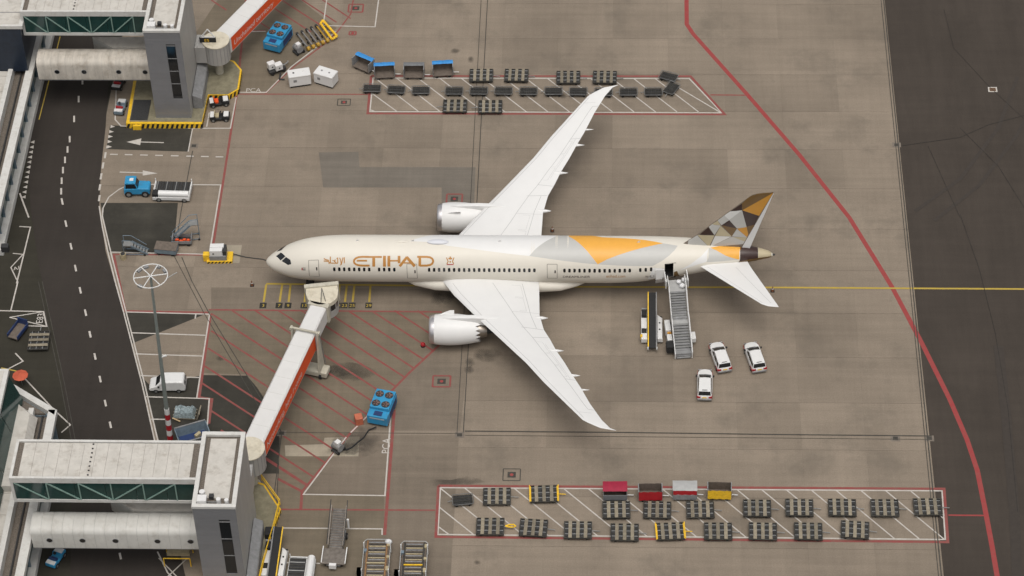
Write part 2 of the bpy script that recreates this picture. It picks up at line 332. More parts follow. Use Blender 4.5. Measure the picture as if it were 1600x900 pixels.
def strip(name, pts, width, m, parent=apron, world=False, z=None):
    P = [Vector((a, b, 0)) for a, b in pts] if world else [G(a, b) for a, b in pts]
    z = zl() if z is None else z
    L, Rr = [], []
    for i, p in enumerate(P):
        d0 = (P[i]-P[i-1]).normalized() if i else None; d1 = (P[i+1]-P[i]).normalized() if i < len(P)-1 else None
        d = ((d0 or d1)+(d1 or d0)).normalized(); nrm = Vector((-d.y, d.x, 0)); k = 1.0
        if d0 is not None and d1 is not None: k = 1/max(0.5, math.sqrt((1+d0.dot(d1))/2))
        L.append(p+nrm*width/2*k); Rr.append(p-nrm*width/2*k)
    mb = MB(); n = len(P)
    mb.add([(v.x,v.y,z) for v in L]+[(v.x,v.y,z) for v in Rr], [(n+i, n+i+1, i+1, i) for i in range(n-1)])
    return mb.build(name, m, parent)
W = lambda pts, w_=0.17, par=apron: strip('white_line', pts, w_, p_white, par)
RD = lambda pts, w_=0.26, m=p_red: strip('red_line', pts, w_, m)
YL = lambda pts, w_=0.22, par=apron: strip('yellow_line', pts, w_, p_yel, par)
# storage box by the far wing tip
W([(583,122),(1077,122.8),(1128,176.3),(578,174.2),(583,122)]); RD([(580,118.6),(1079,119.2),(1132.5,178.8),(574.5,177.3),(580,118.6)], 0.34)
for k in range(-1, 15):
    xb = 621+33.6*k; xt = xb-68; yt, yb = 122.5, 174.8
    if xt < 583: f = (583-xt)/68.0; yt = 122.5+f*52.3; xt = 583-5*f
    if xb > 1126: continue
    W([(xt, yt), (xb, yb)], 0.15)
W([(1036,122.6),(1126,176)], 0.15)
# storage box at the near side
W([(688,762),(1472,767),(1477,843),(684,835),(688,762)]); RD([(685,759),(1475,763.8),(1481,847),(681,838.8),(685,759)], 0.34)
for k in range(-2, 20):
    xt = 687+38.7*k; xb = xt+92; yt, yb = 762+0.0064*(xt-688), 835+0.010*(xb-684)
    if xt < 686: f = (686-xt)/92.0; yt = 762+73*f; xt = 687-3*f
    if xb > 1476: f = (1475-xt)/92.0; xb = 1475; yb = yt+(yb-yt)*f
    if xt > 1470: continue
    W([(xt, yt), (xb, yb)], 0.15)
RD([(434,796),(680,797.3)], 0.22); RD([(1482,805),(1540,805.5)], 0.22, p_redb); RD([(1110,148.3),(1166,148.8)], 0.22)
RD([(1072.5,-30),(1073,38),(1083,53),(1166,146),(1249,242),(1327,340),(1394,449),(1440,535.5),(1484,624),(1511,687),(1527,735),(1539,795),(1550,853),(1558,900),(1562,940)], 0.58, p_redb)
# stand outline and hatching under the jet bridge
RD([(385,-8),(370,147),(335,372),(330,398)], 0.30); RD([(366,147),(577,147.5)], 0.2); RD([(176,397.5),(328,398.5)], 0.22)
RD([(178,399),(196,486),(326,488.5)], 0.3); RD([(326,484),(690,487.5)], 0.24); RD([(329,490),(311,621),(331,624),(326,662)], 0.36)
bound = [(692,534),(640,582),(548,676),(472,768)]
RD(bound, 0.30); RD([(472,768),(470,796)], 0.34); RD([(434,748),(472,768)], 0.34)
def clip_to_bound(s):
    for t in range(1, 400):
        q = (s[0]+1.39*t, s[1]+0.90*t)
        for a, b in zip(bound[:-1], bound[1:]):
            if b[0] <= q[0] <= a[0] and q[1] >= a[1]+(b[1]-a[1])*(q[0]-a[0])/(b[0]-a[0]): return q
        if q[1] > 760 or (q[0] > 688 and q[1] < 560): return q
    return q
for s in [(363+36.2*k, 485.5) for k in range(9)]+[(330,490),(330,517),(325,544),(320,572),(316,599),(327,640),(345,672),(402,707)]:
    RD([s, clip_to_bound(s)], 0.24)
RD([(616,640),(614.5,662),(601,836)], 0.36)
for a, b in (((408,0),(486,50)),((440,0),(508,44)),((472,0),(526,35)),((330,0),(354,16)),((378,18),(430,50)),((504,0),(548,29))): RD([a, b], 0.22)
RD([(415,146),(456,107),(508,68),(527,50),(548,22),(552,0)], 0.2); RD([(340,48),(415,48)], 0.2)
W([(598,626),(548,676)]); W([(541,683),(474,772.5),(601.5,774.5),(611,640)]); W([(434,825),(597,826.5),(597,836)]); W([(440,879),(500,880.5)])
W([(372,144.5),(416,144.5),(455,104.5),(506,65),(524,50),(505,48)]); W([(371,49.5),(415,49)]); W([(505,40),(586,42),(592,-4)]); W([(505,40),(511,-4)])
# bays and lines beside the road
W([(203,288),(345,289),(327,397.5),(173,394)]); W([(203,288),(186,296),(170,308),(161,325),(160,338),(173,394),(197,487.5),(226,600),(247,690),(262,752)], 0.16, road)
W([(155,322),(160,355),(168,392),(180,440),(193,487),(222,600),(242,690),(262,770),(282,860)], 0.16, road)
W([(197.5,487.5),(327.5,491),(307.5,621.5)]); W([(205,520),(321,524)]); W([(212,553),(316,556.5)]); W([(220,587),(311,590)]); W([(228,620),(327,623),(324,664)]); W([(236,655),(262,655.5)]); W([(306,491),(305,498)])
W([(182,128),(180,187),(189,197),(299,200.5),(360,200.5),(369,152)]); W([(323,198),(327,176)]); W([(301,200),(294,237)], 0.14)
W([(0,485.5),(68,487),(73,510),(35,509)]); W([(15,496),(68,487)], 0.14); W([(15,496),(71,509.5)], 0.14); W([(28,440),(17,485)]); W([(30,354),(47.5,355),(26,443)]); W([(20,396),(36,397.5),(17,418),(26,437)], 0.14); W([(24,552),(36,564.5),(14,576)]); W([(28,580),(84,640),(110,664),(96,676)], 0.16); W([(31,302),(36,316),(45,340)], 0.2)
W([(246,862),(262,895),(272,905)], 0.16); W([(248,872),(280,905)], 0.14); W([(293,872),(258,905)], 0.14)
strip('yellow_line', [(94,57),(61,187)], 0.15, p_yel, road); strip('white_line', [(2,575),(26,580)], 0.16, p_yel)
for x_, y_ in ((130,127),(124,155),(117,186),(110,217.5),(109,220+0),(106.7,233.7),(102.7,250),(99.5,266),(97.5,282.5),(96.7,299),(97.2,315),(103,349.5),(111,385),(118,419),(125.5,453.7),(133.7,488.7),(140.7,522.5),(148.5,557),(156.5,592.5),(164.7,630),(172.5,664),(188,869)):
    if (x_, y_) == (109,220): continue
    strip('white_dash', [(x_+0.012*(140-y_)*0-0.9*(0.24 if y_ < 310 else -0.2)*5.2, y_-5), (x_+0.9*(0.24 if y_ < 310 else -0.2)*5.2*-1, y_+5)] if y_ < 310 else [(x_-1.1, y_-5), (x_+1.1, y_+5)], 0.24, p_white, road)
for x_, y_ in ((164.5,243),(161,259),(158,276),(156,293),(155.3,310)): strip('white_dash', [(x_+0.8, y_-5), (x_-0.8, y_+4.5)], 0.26, p_white, road)
for x_ in (178,201,225,248.5,273,297,320,343): W([(x_-6, 241.2+(x_-178)*0.024), (x_+6, 241.4+(x_-178)*0.024)], 0.2)
def tri(pts, m, parent, name):
    z = zl(); MB().sheet(px_poly(pts, z), z).build(name, m, parent)
W([(256,223),(220,222)]); tri([(198,222),(221,216.5),(219,227)], p_white, apron, 'arrow_head'); W([(187,269),(223,270.3)]); tri([(246.5,271),(223,266.5),(223,274.5)], p_white, apron, 'arrow_head')
for x_, y_ in ((176,198),(174,206),(172.5,213.5),(171.5,221.5),(171,221+8.5),(169.5,239-9)): tri([(x_+4, y_), (x_-3, y_-2.4), (x_-3.5, y_+2.4)], p_white, road, 'give_way_triangle')
for k in range(12): 
    x_, y_ = 51-1.25*k, 221.5+7.8*k; tri([(x_-4, y_+1), (x_+3, y_-2), (x_+2.5, y_+3)], p_white, road, 'give_way_triangle')
# lead-in line with stop bars and their number boxes
YL([(416,443.6),(700,447),(900,448.3),(1213,449.4),(1600,451.8),(1760,452.6)], 0.28)
for (a, b, num) in ((416,412,'3'),(441,437,'7'),(454,451,'9'),(479,476,'13'),(531,528,'19'),(542,539,'23'),(554,551,'25'),(579,577,'29')):
    ye = 472
    YL([(a, 444.5), (b, ye)], 0.26)
    c = G(b-1, ye+5.5); z = zl(); MB().sheet([(c.x-0.42, c.y-0.48), (c.x+0.42, c.y-0.48), (c.x+0.42, c.y+0.48), (c.x-0.42, c.y+0.48)], z).build('number_box', p_black, apron)
    vs, fs = text_mesh(num, 0.72); wd = max(v[0] for v in vs); z2 = zl()
    MB().add([(c.x-wd/2+v[0], c.y-0.26+v[1], z2) for v in vs], fs).build('number', p_yel, apron)
def ground_text(txt, px, py, size, ang, m=p_white):
    vs, fs = text_mesh(txt, size); c = G(px, py); ca, sa = math.cos(ang), math.sin(ang); wd = max(v[0] for v in vs); z = zl(0.006)
    MB().add([(c.x+(v[0]-wd/2)*ca-(v[1]-size*0.35)*sa, c.y+(v[0]-wd/2)*sa+(v[1]-size*0.35)*ca, z) for v in vs], fs).build('lettering', m, apron)
ground_text('PCA', 603, 697, 1.3, math.pi/2); ground_text('PCA', 396, 141, 1.1, 0.0); ground_text('E83', 62.5, 498, 1.2, math.pi/2); ground_text('AP', 27, 419, 0.9, 0.3)
# hydrant pits: red squares round a small iron lid
def hydrant(px, py, sx, sy, frame=p_red, dot=p_redb):
    c = G(px, py); z = zl(); x0, x1, y0, y1 = c.x-sx/2, c.x+sx/2, c.y-sy/2, c.y+sy/2
    for pts in ([(x0,y0),(x1,y0)], [(x1,y0),(x1,y1)], [(x1,y1),(x0,y1)], [(x0,y1),(x0,y0)]): strip('pit_frame', pts, 0.22 if frame is p_red else 0.12, frame, apron, True)
    k = 0.24; z = zl(); MB().sheet([(c.x-sx*k, c.y-sy*k), (c.x+sx*k, c.y-sy*k), (c.x+sx*k, c.y+sy*k), (c.x-sx*k, c.y+sy*k)], z).build('pit_lid', g_joint, apron)
    z = zl(); MB().sheet([(c.x+0.22*math.cos(a*0.785), c.y+0.22*math.sin(a*0.785)) for a in range(8)], z).build('pit_mark', dot, apron)
hydrant(556,13,2.0,1.7); hydrant(710,311,2.0,1.8); hydrant(690,596,2.1,1.8); hydrant(799.5,742,2.0,1.8,g_joint); hydrant(537.5,160,1.7,1.3,g_joint); hydrant(551,52,0.9,0.7)
# drains: slotted channels with iron boxes
def drain(pts, w_=0.10): strip('drain_slot', pts, w_, g_joint, apron, z=zl(0.0055))
drain([(752,-4),(736,300),(714,678)], 0.08); drain([(762,-4),(746,300),(724,676)], 0.10); drain([(438,676),(718,677.5)], 0.07); drain([(726,673.8),(980,676),(1200,679),(1456,681.5)], 0.16); drain([(726,680.3),(1200,684.5),(1456,687)], 0.07)
drain([(425,680),(440,678),(420,842)], 0.10); drain([(437,684),(430,842)], 0.08); drain([(327,490),(440,676)], 0.10); drain([(318,488),(428,676)], 0.08); drain([(284,402),(300,440),(327,490)], 0.10); drain([(272,400),(318,488)], 0.08); drain([(301,236),(283,330),(272,400)], 0.10)
drain([(1376,-6),(1422,450),(1467,906)], 0.09); drain([(1380,-6),(1426,450),(1471.5,906)], 0.13)
drain([(60,440),(95,600),(112,690)], 0.10); drain([(66,440),(101,600),(118,690)], 0.10)
for a, b in ((718,679.5),(1399,685),(1452,685),(1401,226.5),(440,677),(303,228)):
    c = G(a, b); MB().box(c.x-0.55, c.x+0.55, c.y-0.45, c.y+0.45, 0.004, 0.018).build('drain_box', mat('drain_iron', (0.16, 0.135, 0.11), 0.8, var=0.2), apron); MB().box(c.x-0.3, c.x+0.3, c.y-0.25, c.y+0.25, 0.018, 0.026).build('drain_lid', g_joint, apron)
for a, b in ((1551,140),):
    c = G(a, b); s = MB().box(c.x-0.6, c.x+0.6, c.y-0.5, c.y+0.5, 0.001, 0.02).build('drain_cover', p_white); tag(s, kind='structure'); MB().box(c.x-0.42, c.x+0.42, c.y-0.34, c.y+0.34, 0.02, 0.028).build('drain_lid', mat('drain_rust', (0.12, 0.07, 0.04), 0.9, var=0.3), s)
# seams and tyre marks of the taxiway
taxi = bpy.data.objects['taxiway']
p_seam = mat('asphalt_seam', (0.028, 0.024, 0.02), 0.9, var=0.3)
for pts, w_ in (([(1408,228),(1500,215),(1545,195),(1610,178)],0.10), ([(1450,228),(1500,340)],0.07), ([(1500,200),(1560,260),(1610,340)],0.08), ([(1475,15),(1490,75),(1545,135),(1610,195)],0.06), ([(1500,335),(1530,420),(1555,520),(1575,640),(1590,800)],0.08)):
    strip('asphalt_seam', pts, w_, p_seam, taxi, z=zl(0.003))
p_tyre = mat('tyre_rubber_trace', (0.043, 0.035, 0.029), 0.9, var=0.1)
for pts, w_ in (([(1430,330),(1500,280),(1560,200),(1590,120)],0.5), ([(1460,345),(1530,290),(1590,210),(1620,150)],0.5), ([(1560,540),(1572,650),(1585,800),(1590,920)],1.2)):
    strip('tyre_trace', pts, w_, p_tyre, taxi, z=zl(0.002))
# ================================================================== the airliner
plane = thing('airliner', 'large twin engine airliner in cream, white, grey and gold livery parked on the stand', 'airplane', (0,0,0))
def interp(tab, x):
    if x <= tab[0][0]: return tab[0][1:]
    for a, b in zip(tab[:-1], tab[1:]):
        if x <= b[0]:
            t = (x-a[0])/(b[0]-a[0]); return tuple(p+(q-p)*t for p, q in zip(a[1:], b[1:]))
    return tab[-1][1:]
FT = [(0.0,4.16,4.06,0.05),(0.12,4.42,3.80,0.34),(0.35,4.70,3.55,0.62),(0.8,5.08,3.18,1.02),(1.5,5.56,2.82,1.44),(2.5,6.16,2.46,1.90),(3.5,6.64,2.22,2.22),(5.0,7.12,2.03,2.54),(6.5,7.42,1.94,2.72),(8.0,7.60,1.89,2.82),(10.0,7.70,1.87,2.87),(12.0,7.72,1.86,2.885),(42.0,7.72,1.86,2.885),(45.0,7.72,2.02,2.87),(48.0,7.70,2.45,2.76),(51.0,7.64,3.05,2.52),(54.0,7.50,3.70,2.12),(57.0,7.24,4.38,1.60),(59.0,6.98,4.82,1.20),(61.0,6.55,5.22,0.72),(62.1,6.18,5.45,0.40),(62.45,5.92,5.62,0.16)]
def catmull(tab, x):
    xs = [t[0] for t in tab]; n = len(tab)
    if x <= xs[0]: return tab[0][1:]
    if x >= xs[-1]: return tab[-1][1:]
    i = max(k for k in range(n-1) if xs[k] <= x); out = []
    h = xs[i+1]-xs[i]; t = (x-xs[i])/h
    for c in range(1, len(tab[0])):
        def sl(k):
            if k <= 0 or k >= n-1: return (tab[min(k+1,n-1)][c]-tab[max(k-1,0)][c])/(xs[min(k+1,n-1)]-xs[max(k-1,0)])
            d0 = (tab[k][c]-tab[k-1][c])/(xs[k]-xs[k-1]); d1 = (tab[k+1][c]-tab[k][c])/(xs[k+1]-xs[k])
            return 0.0 if d0*d1 <= 0 else 2*d0*d1/(d0+d1)
        m0, m1 = sl(i)*h, sl(i+1)*h; p0, p1 = tab[i][c], tab[i+1][c]
        out.append((2*t**3-3*t**2+1)*p0+(t**3-2*t**2+t)*m0+(-2*t**3+3*t**2)*p1+(t**3-t**2)*m1)
    return tuple(out)
def fus(X, th, off=0.0, side=-1):
    top, bot, hw = catmull(FT, X); zc, hh = (top+bot)/2, (top-bot)/2
    return (X, side*(hw+off)*math.cos(th), zc+(hh+off)*math.sin(th))
def px_fus(px, py):
    d = ray(px, py); lo = None
    def inside(t):
        X, Y, Z = CAM[0]+t*d.x, CAM[1]+t*d.y, CAM[2]+t*d.z
        if X < 0 or X > 62.45: return False
        top, bot, hw = catmull(FT, X); zc, hh = (top+bot)/2, (top-bot)/2
        return (Y/hw)**2+((Z-zc)/hh)**2 < 1
    t0 = (9.0-CAM[2])/d.z; t = t0; hit = None
    while t < t0+16:
        if inside(t): hit = t; break
        t += 0.04
    if hit is None:      # just outside the silhouette: take the nearest grazing point
        best = None; t = t0
        while t < t0+16:
            X, Y, Z = CAM[0]+t*d.x, CAM[1]+t*d.y, CAM[2]+t*d.z; top, bot, hw = catmull(FT, min(62.4, max(0.05, X))); zc, hh = (top+bot)/2, (top-bot)/2
            e = (Y/hw)**2+((Z-zc)/hh)**2
            if best is None or e < best[0]: best = (e, t)
            t += 0.04
        hit = best[1]
    else:
        a, b = hit-0.04, hit
        for _ in range(20):
            c = (a+b)/2
            if inside(c): b = c
            else: a = c
        hit = b
    X, Y, Z = CAM[0]+hit*d.x, CAM[1]+hit*d.y, CAM[2]+hit*d.z
    top, bot, hw = catmull(FT, min(62.4, max(0.05, X))); zc, hh = (top+bot)/2, (top-bot)/2
    return X, math.atan2((Z-zc)/hh, -Y/hw)
# --- fuselage skin; the open rear left door is a real hole with a dark cabin behind it
dX0, dX1 = px_fus(1038.5, 423)[0], px_fus(1052, 423)[0]; dT1, dT0 = px_fus(1045, 412)[1], px_fus(1045, 432.5)[1]
Xs = sorted(set([0.0,0.04,0.12,0.22,0.35,0.55,0.8,1.1]+[1.5+0.35*k for k in range(30)]+[12+0.75*k for k in range(41)]+[42.6+0.4*k for k in range(49)]+[62.1,62.3,62.45,dX0,dX1]))
Ths = sorted(set([-math.pi/2+2*math.pi*k/88 for k in range(88)]+[dT0,dT1]))
mb = MB(); NT = len(Ths); rows = []
for X in Xs: rows.append([fus(X, th) for th in Ths])
fs = []
for i in range(len(Xs)-1):
    for j in range(NT):
        k = (j+1) % NT
        if Xs[i] >= dX0-1e-6 and Xs[i+1] <= dX1+1e-6 and Ths[j] >= dT0-1e-6 and Ths[j] < dT1-1e-6: continue
        fs.append((i*NT+j, i*NT+k, (i+1)*NT+k, (i+1)*NT+j))
fs.append(tuple(range(NT))); fs.append(tuple((len(Xs)-1)*NT+j for j in range(NT)))
mb.add([v for r in rows for v in r], fs); fuselage = mb.build('fuselage', M['cream'], plane, smooth=60)
q0, q1 = fus(dX0, dT0, -0.02), fus(dX0, dT1, -0.02)
MB().add([(dX0-0.3,q0[1]+0.03,q0[2]-0.05),(dX1+0.3,q0[1]+0.03,q0[2]-0.05),(dX1+0.3,-0.6,q0[2]-0.05),(dX0-0.3,-0.6,q0[2]-0.05),(dX0-0.3,-0.6,q1[2]+0.4),(dX1+0.3,-0.6,q1[2]+0.4),(dX1+0.3,q1[1]+0.05,q1[2]+0.1),(dX0-0.3,q1[1]+0.05,q1[2]+0.1)],
    [(0,1,2,3),(3,2,5,4),(4,5,6,7),(0,3,4,7),(1,6,5,2)]).build('cabin_interior', M['black'], plane)
# --- livery fields laid on the skin (x-monotone outlines in length / girth space, both sides)
def field(poly, m, off=0.006, sides=(-1,1), name='livery_field', step=0.25, nv=16, sym=False):
    us = [p[0] for p in poly]; u0, u1 = min(us), max(us); n = max(3, int((u1-u0)/step)); cols = []
    ulist = sorted(set([u0+(u1-u0)*k/n for k in range(n+1)]+us)); ulist[0] += 1e-4; ulist[-1] -= 1e-4
    for u in ulist:
        hits = []
        for a, b in zip(poly, poly[1:]+poly[:1]):
            if (a[0]-u)*(b[0]-u) <= 0 and abs(a[0]-b[0]) > 1e-9: hits.append(a[1]+(b[1]-a[1])*(u-a[0])/(b[0]-a[0]))
        cols.append((u, min(hits), max(hits)))
    for sd_ in sides:
        cc = [(u, min(lo, LIM), min(hi, LIM)) for u, lo, hi in cols if sym or lo < LIM] if sd_ == 1 and not sym else cols
        if len(cc) < 2: continue
        MB().grid([[fus(u, lo+(hi-lo)*k/nv, off, sd_) for k in range(nv+1)] for u, lo, hi in cc]).build(name, m, plane, smooth=60)
PF = lambda *pts: [px_fus(a, b) for a, b in pts]
TOP = math.pi/2; OVER = R_(140); LIM = R_(39)     # the port pattern runs over the crown
low = PF((672,378),(700,384),(730,388),(760,392),(795,396.5),(827,400))
whR = PF((827,400),(838,388),(850,379),(862,372.5),(868,369.8))
x0 = px_fus(640,377)[0]
field([(x0, TOP)]+low+whR[1:]+[(whR[-1][0]+0.3, OVER), (x0+4.0, OVER)], M['aircraft_white'])
low2 = PF((827,400),(855,404),(880,407.5),(910,411),(934,413)); orL = PF((934,413),(918,393),(904,379.5),(895,373),(889,369.8))
field(low2+orL[1:]+[(orL[-1][0]-0.2, OVER), (whR[-1][0]+0.3, OVER)]+whR[::-1][:-1], M['lgrey'], 0.007)
orR = PF((934,413),(948,405.5),(966,398.5),(985,392.5),(1005,387),(1022,383.2),(1036,380.2))
orT = PF((1036,380.2),(1022,377.3),(1005,374.8),(988,373.2),(965,371.8),(940,370.8))
field(orL[::-1]+orR[1:]+orT[1:]+[(orT[-1][0]-2.0, OVER), (orL[-1][0]-0.2, OVER)], M['orange'], 0.008)
g2R = PF((1020,415.5),(1034,408),(1046,399),(1054,391),(1059,384)); low3 = PF((934,413),(960,414.5),(990,415.6),(1020,415.5))
field(orR[::-1]+low3[1:]+g2R[1:]+PF((1048,382.2),), M['lgrey'], 0.0065)
field(PF((1062,422.5),(1080,412),(1096,400),(1107.5,387.5),(1106,400),(1104,409)), M['aircraft_white'], 0.0068)
field(PF((1107.5,387.5),(1106,400),(1104,409.5),(1130,408),(1153.5,405.5),(1134,396),(1118,390)), M['lgrey'], 0.0072, step=0.15)
field(PF((1109.5,387),(1119,391),(1134,399.5),(1155,405.5),(1160.5,384),(1150,382.5),(1135,383.5)), M['orange'], 0.0085, step=0.15)
b0 = px_fus(1155,405.5)[0]; b1 = px_fus(1184.5,398)[0]
field([(b0, 0.0), (b1, -0.05), (b1, TOP), (b0+0.1, TOP)], M['dbrown'], 0.0075, step=0.15, sym=True)
field([(b1+0.02, 0.15), (62.3, 0.12), (62.3, TOP), (b1+0.02, TOP)], M['beige'], 0.0072, step=0.15, sym=True)
field([(b0-0.1, -0.02), (b1, 0.12), (62.3, 0.10), (62.3, -TOP), (b0+1.6, -TOP), (b0+0.2, -0.7)], M['brown'], 0.0078, step=0.15, sym=True)
field(PF((1012,436),(1018,418.5),(1037,419),(1037,436)), M['aircraft_white'], 0.0076, step=0.15); field(PF((1012,438),(1037,431),(1037,440)), M['brown'], 0.0085, step=0.15)
field(PF((1053,425),(1058,423.5),(1063,432),(1053,432)), M['brown'], 0.0085, step=0.1)
# --- belly fairing
rings = []
for X, hw, zt, zb in ((17.0,1.2,2.9,2.0),(18.5,2.2,3.3,1.7),(21,2.95,3.6,1.5),(24,3.15,3.7,1.4),(30,3.2,3.7,1.38),(34,3.15,3.6,1.42),(36.5,2.9,3.3,1.55),(38.5,2.1,2.9,1.75),(40.2,1.0,2.6,1.9)):
    rings.append([(X, hw*math.copysign(abs(math.cos(a))**0.75, math.cos(a)), (zt+zb)/2+(zt-zb)/2*math.copysign(abs(math.sin(a))**0.75, math.sin(a))) for a in [2*math.pi*k/40 for k in range(40)]])
MB().loft(rings).build('belly_fairing', M['cream'], plane, smooth=60)
# --- wings
LE = [(2.0,21.6),(2.7,22.12),(5.2,23.5),(10.2,27.0),(12.2,28.5),(18.0,32.7),(21.5,34.85),(26.6,38.35),(28.5,39.65),(29.75,41.55),(30.2,43.35)]
TE = [(2.0,33.8),(3.9,33.9),(9.0,34.08),(11.75,34.66),(13.7,35.5),(15.6,36.2),(18.0,37.3),(19.7,38.0),(22.4,39.2),(25.4,40.35),(28.35,41.75),(29.75,42.7),(30.2,43.45)]
def wing_z(y): return 3.35+0.118*(y-2.9)+0.0009*(y-2.9)**2*0.6
def airfoil(n=12):
    up = [((1-math.cos(math.pi*k/n))/2) for k in range(n+1)]
    f = lambda x: 5*(0.2969*math.sqrt(x)-0.126*x-0.3516*x*x+0.2843*x**3-0.1036*x**4)
    return [(x, f(x)) for x in up[::-1]]+[(x, -0.75*f(x)) for x in up[1:-1]]
AF = airfoil()
def wing_ring(y, sd_, lt, tt, zfun, thick):
    xl, xt = interp(lt, y)[0], interp(tt, y)[0]; c = xt-xl
    return [(xl+c*x, sd_*y, zfun(y)+thick(y)*c*t) for x, t in AF]
wth = lambda y: 0.125-0.055*min(1, (y-2)/14)
def wing_surf(y, s, sd_, off=0.012):      # point on the upper skin
    xl, xt = interp(LE, y)[0], interp(TE, y)[0]; c = xt-xl; s = min(max(s, 0.0), 1.0)
    f = 5*(0.2969*math.sqrt(s)-0.126*s-0.3516*s*s+0.2843*s**3-0.1036*s**4)
    return (xl+c*s, sd_*y, wing_z(y)+wth(y)*c*f+off)
m_line = mat('panel_line', (0.37, 0.37, 0.365), 0.5, var=0.1)
for sd_ in (-1, 1):
    ys = [2.0,2.7,3.9,5.2,7,9,10.2,11.75,12.2,13.7,15.6,18,19.7,21.5,22.4,24,25.4,26.6,27.6,28.35,28.8,29.3,29.75,30.0,30.2]
    wing = MB().loft([wing_ring(y, sd_, LE, TE, wing_z, wth) for y in ys]).build('wing', M['aircraft_white'], plane, smooth=45)
    def wline(pts, wd=0.045):
        mb = MB(); P = []
        for (y, s), (y2, s2) in zip(pts[:-1], pts[1:]):
            for k in range(8): t = k/8; P.append(Vector(wing_surf(y+(y2-y)*t, s+(s2-s)*t, sd_)))
        P.append(Vector(wing_surf(*pts[-1], sd_)))
        for a, b in zip(P[:-1], P[1:]):
            d = (b-a).normalized(); nn = Vector((-d.y, d.x, 0)).normalized()*wd/2; mb.add([a-nn, b-nn, b+nn, a+nn], [(0,1,2,3)])
        mb.build('panel_line', m_line, wing)
    wline([(3.4,0.07),(11,0.09),(20,0.12),(28,0.16)]); wline([(3.4,0.50),(9,0.60),(13,0.66),(19,0.70),(26.5,0.72)])
    wline([(11.5,0.60),(11.8,0.985)]); wline([(13.4,0.66),(13.3,0.985)]); wline([(3.2,0.82),(8.8,0.86),(11.6,0.87)]); wline([(21,0.70),(21.2,0.985)]); wline([(26.5,0.72),(26.6,0.98)]); wline([(8.6,0.60),(8.7,0.985)], 0.025); wline([(14.5,0.84),(21,0.86)], 0.025); wline([(27,0.2),(27.2,0.72)], 0.025)
    for ya, yb in ((3.6,5.8),(6.0,8.4),(14.2,16.2),(16.4,18.4),(18.6,20.6)): wline([(ya,0.70),(ya,0.80),(yb,0.81),(yb,0.71)], 0.022)
    for yf, ln, r in ((9.4,1.5,0.30),(15.6,2.6,0.30),(20.2,2.4,0.27),(22.8,1.7,0.16)):      # flap track fairings
        xt = interp(TE, yf)[0]; z = wing_z(yf)
        MB().loft([[(xt-ln+ (ln+0.95)*t, sd_*yf+rr*r*math.cos(a), z-0.22+0.12*t+rr*r*0.9*math.sin(a)) for a in [2*math.pi*k/12 for k in range(12)]] for t, rr in ((0,0.1),(0.15,0.6),(0.4,1.0),(0.7,0.8),(0.9,0.35),(1.0,0.04))]).build('flap_fairing', M['aircraft_white'], wing, smooth=60)
    # engine
    ex, ey, ez = 20.72, sd_*9.85, 2.42
    eng = MB().loft([[(ex+x, ey+r*math.cos(a), ez+r*math.sin(a)) for a in [2*math.pi*k/48 for k in range(48)]] for x, r in ((0.62,1.80),(1.3,1.90),(2.3,1.94),(3.4,1.90),(4.6,1.76),(5.4,1.62),(5.65,1.57))], cap0=False, cap1=False).build('engine_cowl', M['aircraft_white'], plane, smooth=60)
    MB().loft([[(ex+x, ey+r*math.cos(a), ez+r*math.sin(a)) for a in [2*math.pi*k/48 for k in range(48)]] for x, r in ((0.9,1.42),(0.35,1.46),(0.08,1.55),(0.0,1.63),(0.06,1.70),(0.25,1.76),(0.62,1.805))], cap0=False, cap1=False).build('intake_lip', M['lip'], eng, smooth=60)
    MB().cyl((ex+0.95,ey,ez), (ex+1.0,ey,ez), 1.45, n=40).build('fan', M['dark'], eng); MB().cyl((ex+0.35,ey,ez), (ex+0.95,ey,ez), 0.03, 0.42, n=20).build('spinner', M['cgrey'], eng, smooth=60)
    mb = MB(); n = 18         # chevron nozzle edge
    for k in range(n):
        a0, a1, am = 2*math.pi*k/n, 2*math.pi*(k+1)/n, 2*math.pi*(k+0.5)/n
        mb.add([(ex+5.65, ey+1.57*math.cos(a0), ez+1.57*math.sin(a0)), (ex+5.65, ey+1.57*math.cos(a1), ez+1.57*math.sin(a1)), (ex+6.25, ey+1.47*math.cos(am), ez+1.47*math.sin(am))], [(0,1,2)])
    mb.build('chevron', M['aircraft_white'], eng)
    MB().loft([[(ex+x, ey+r*math.cos(a), ez+r*math.sin(a)) for a in [2*math.pi*k/32 for k in range(32)]] for x, r in ((4.6,1.2),(5.7,1.12),(6.6,0.95),(7.0,0.84))], cap0=False).build('core_nozzle', M['titan'], eng, smooth=60)
    MB().loft([[(ex+x, ey+r*math.cos(a), ez+r*math.sin(a)) for a in [2*math.pi*k/24 for k in range(24)]] for x, r in ((6.8,0.55),(7.5,0.42),(8.3,0.08))]).build('exhaust_plug', M['dark'], eng, smooth=60)
    # pylon and the strake on the cowl
    MB().loft([[(ex+x, ey-w_, z0), (ex+x, ey+w_, z0), (ex+x, ey+w_*0.8, z1), (ex+x, ey-w_*0.8, z1)] for x, w_, z0, z1 in ((1.6,0.08,4.15,4.36),(3.0,0.30,3.9,4.62),(5.2,0.36,3.6,4.70),(7.6,0.34,3.4,4.62),(9.6,0.25,3.7,4.45))]).build('pylon', M['aircraft_white'], eng, smooth=40, bev=0.06)
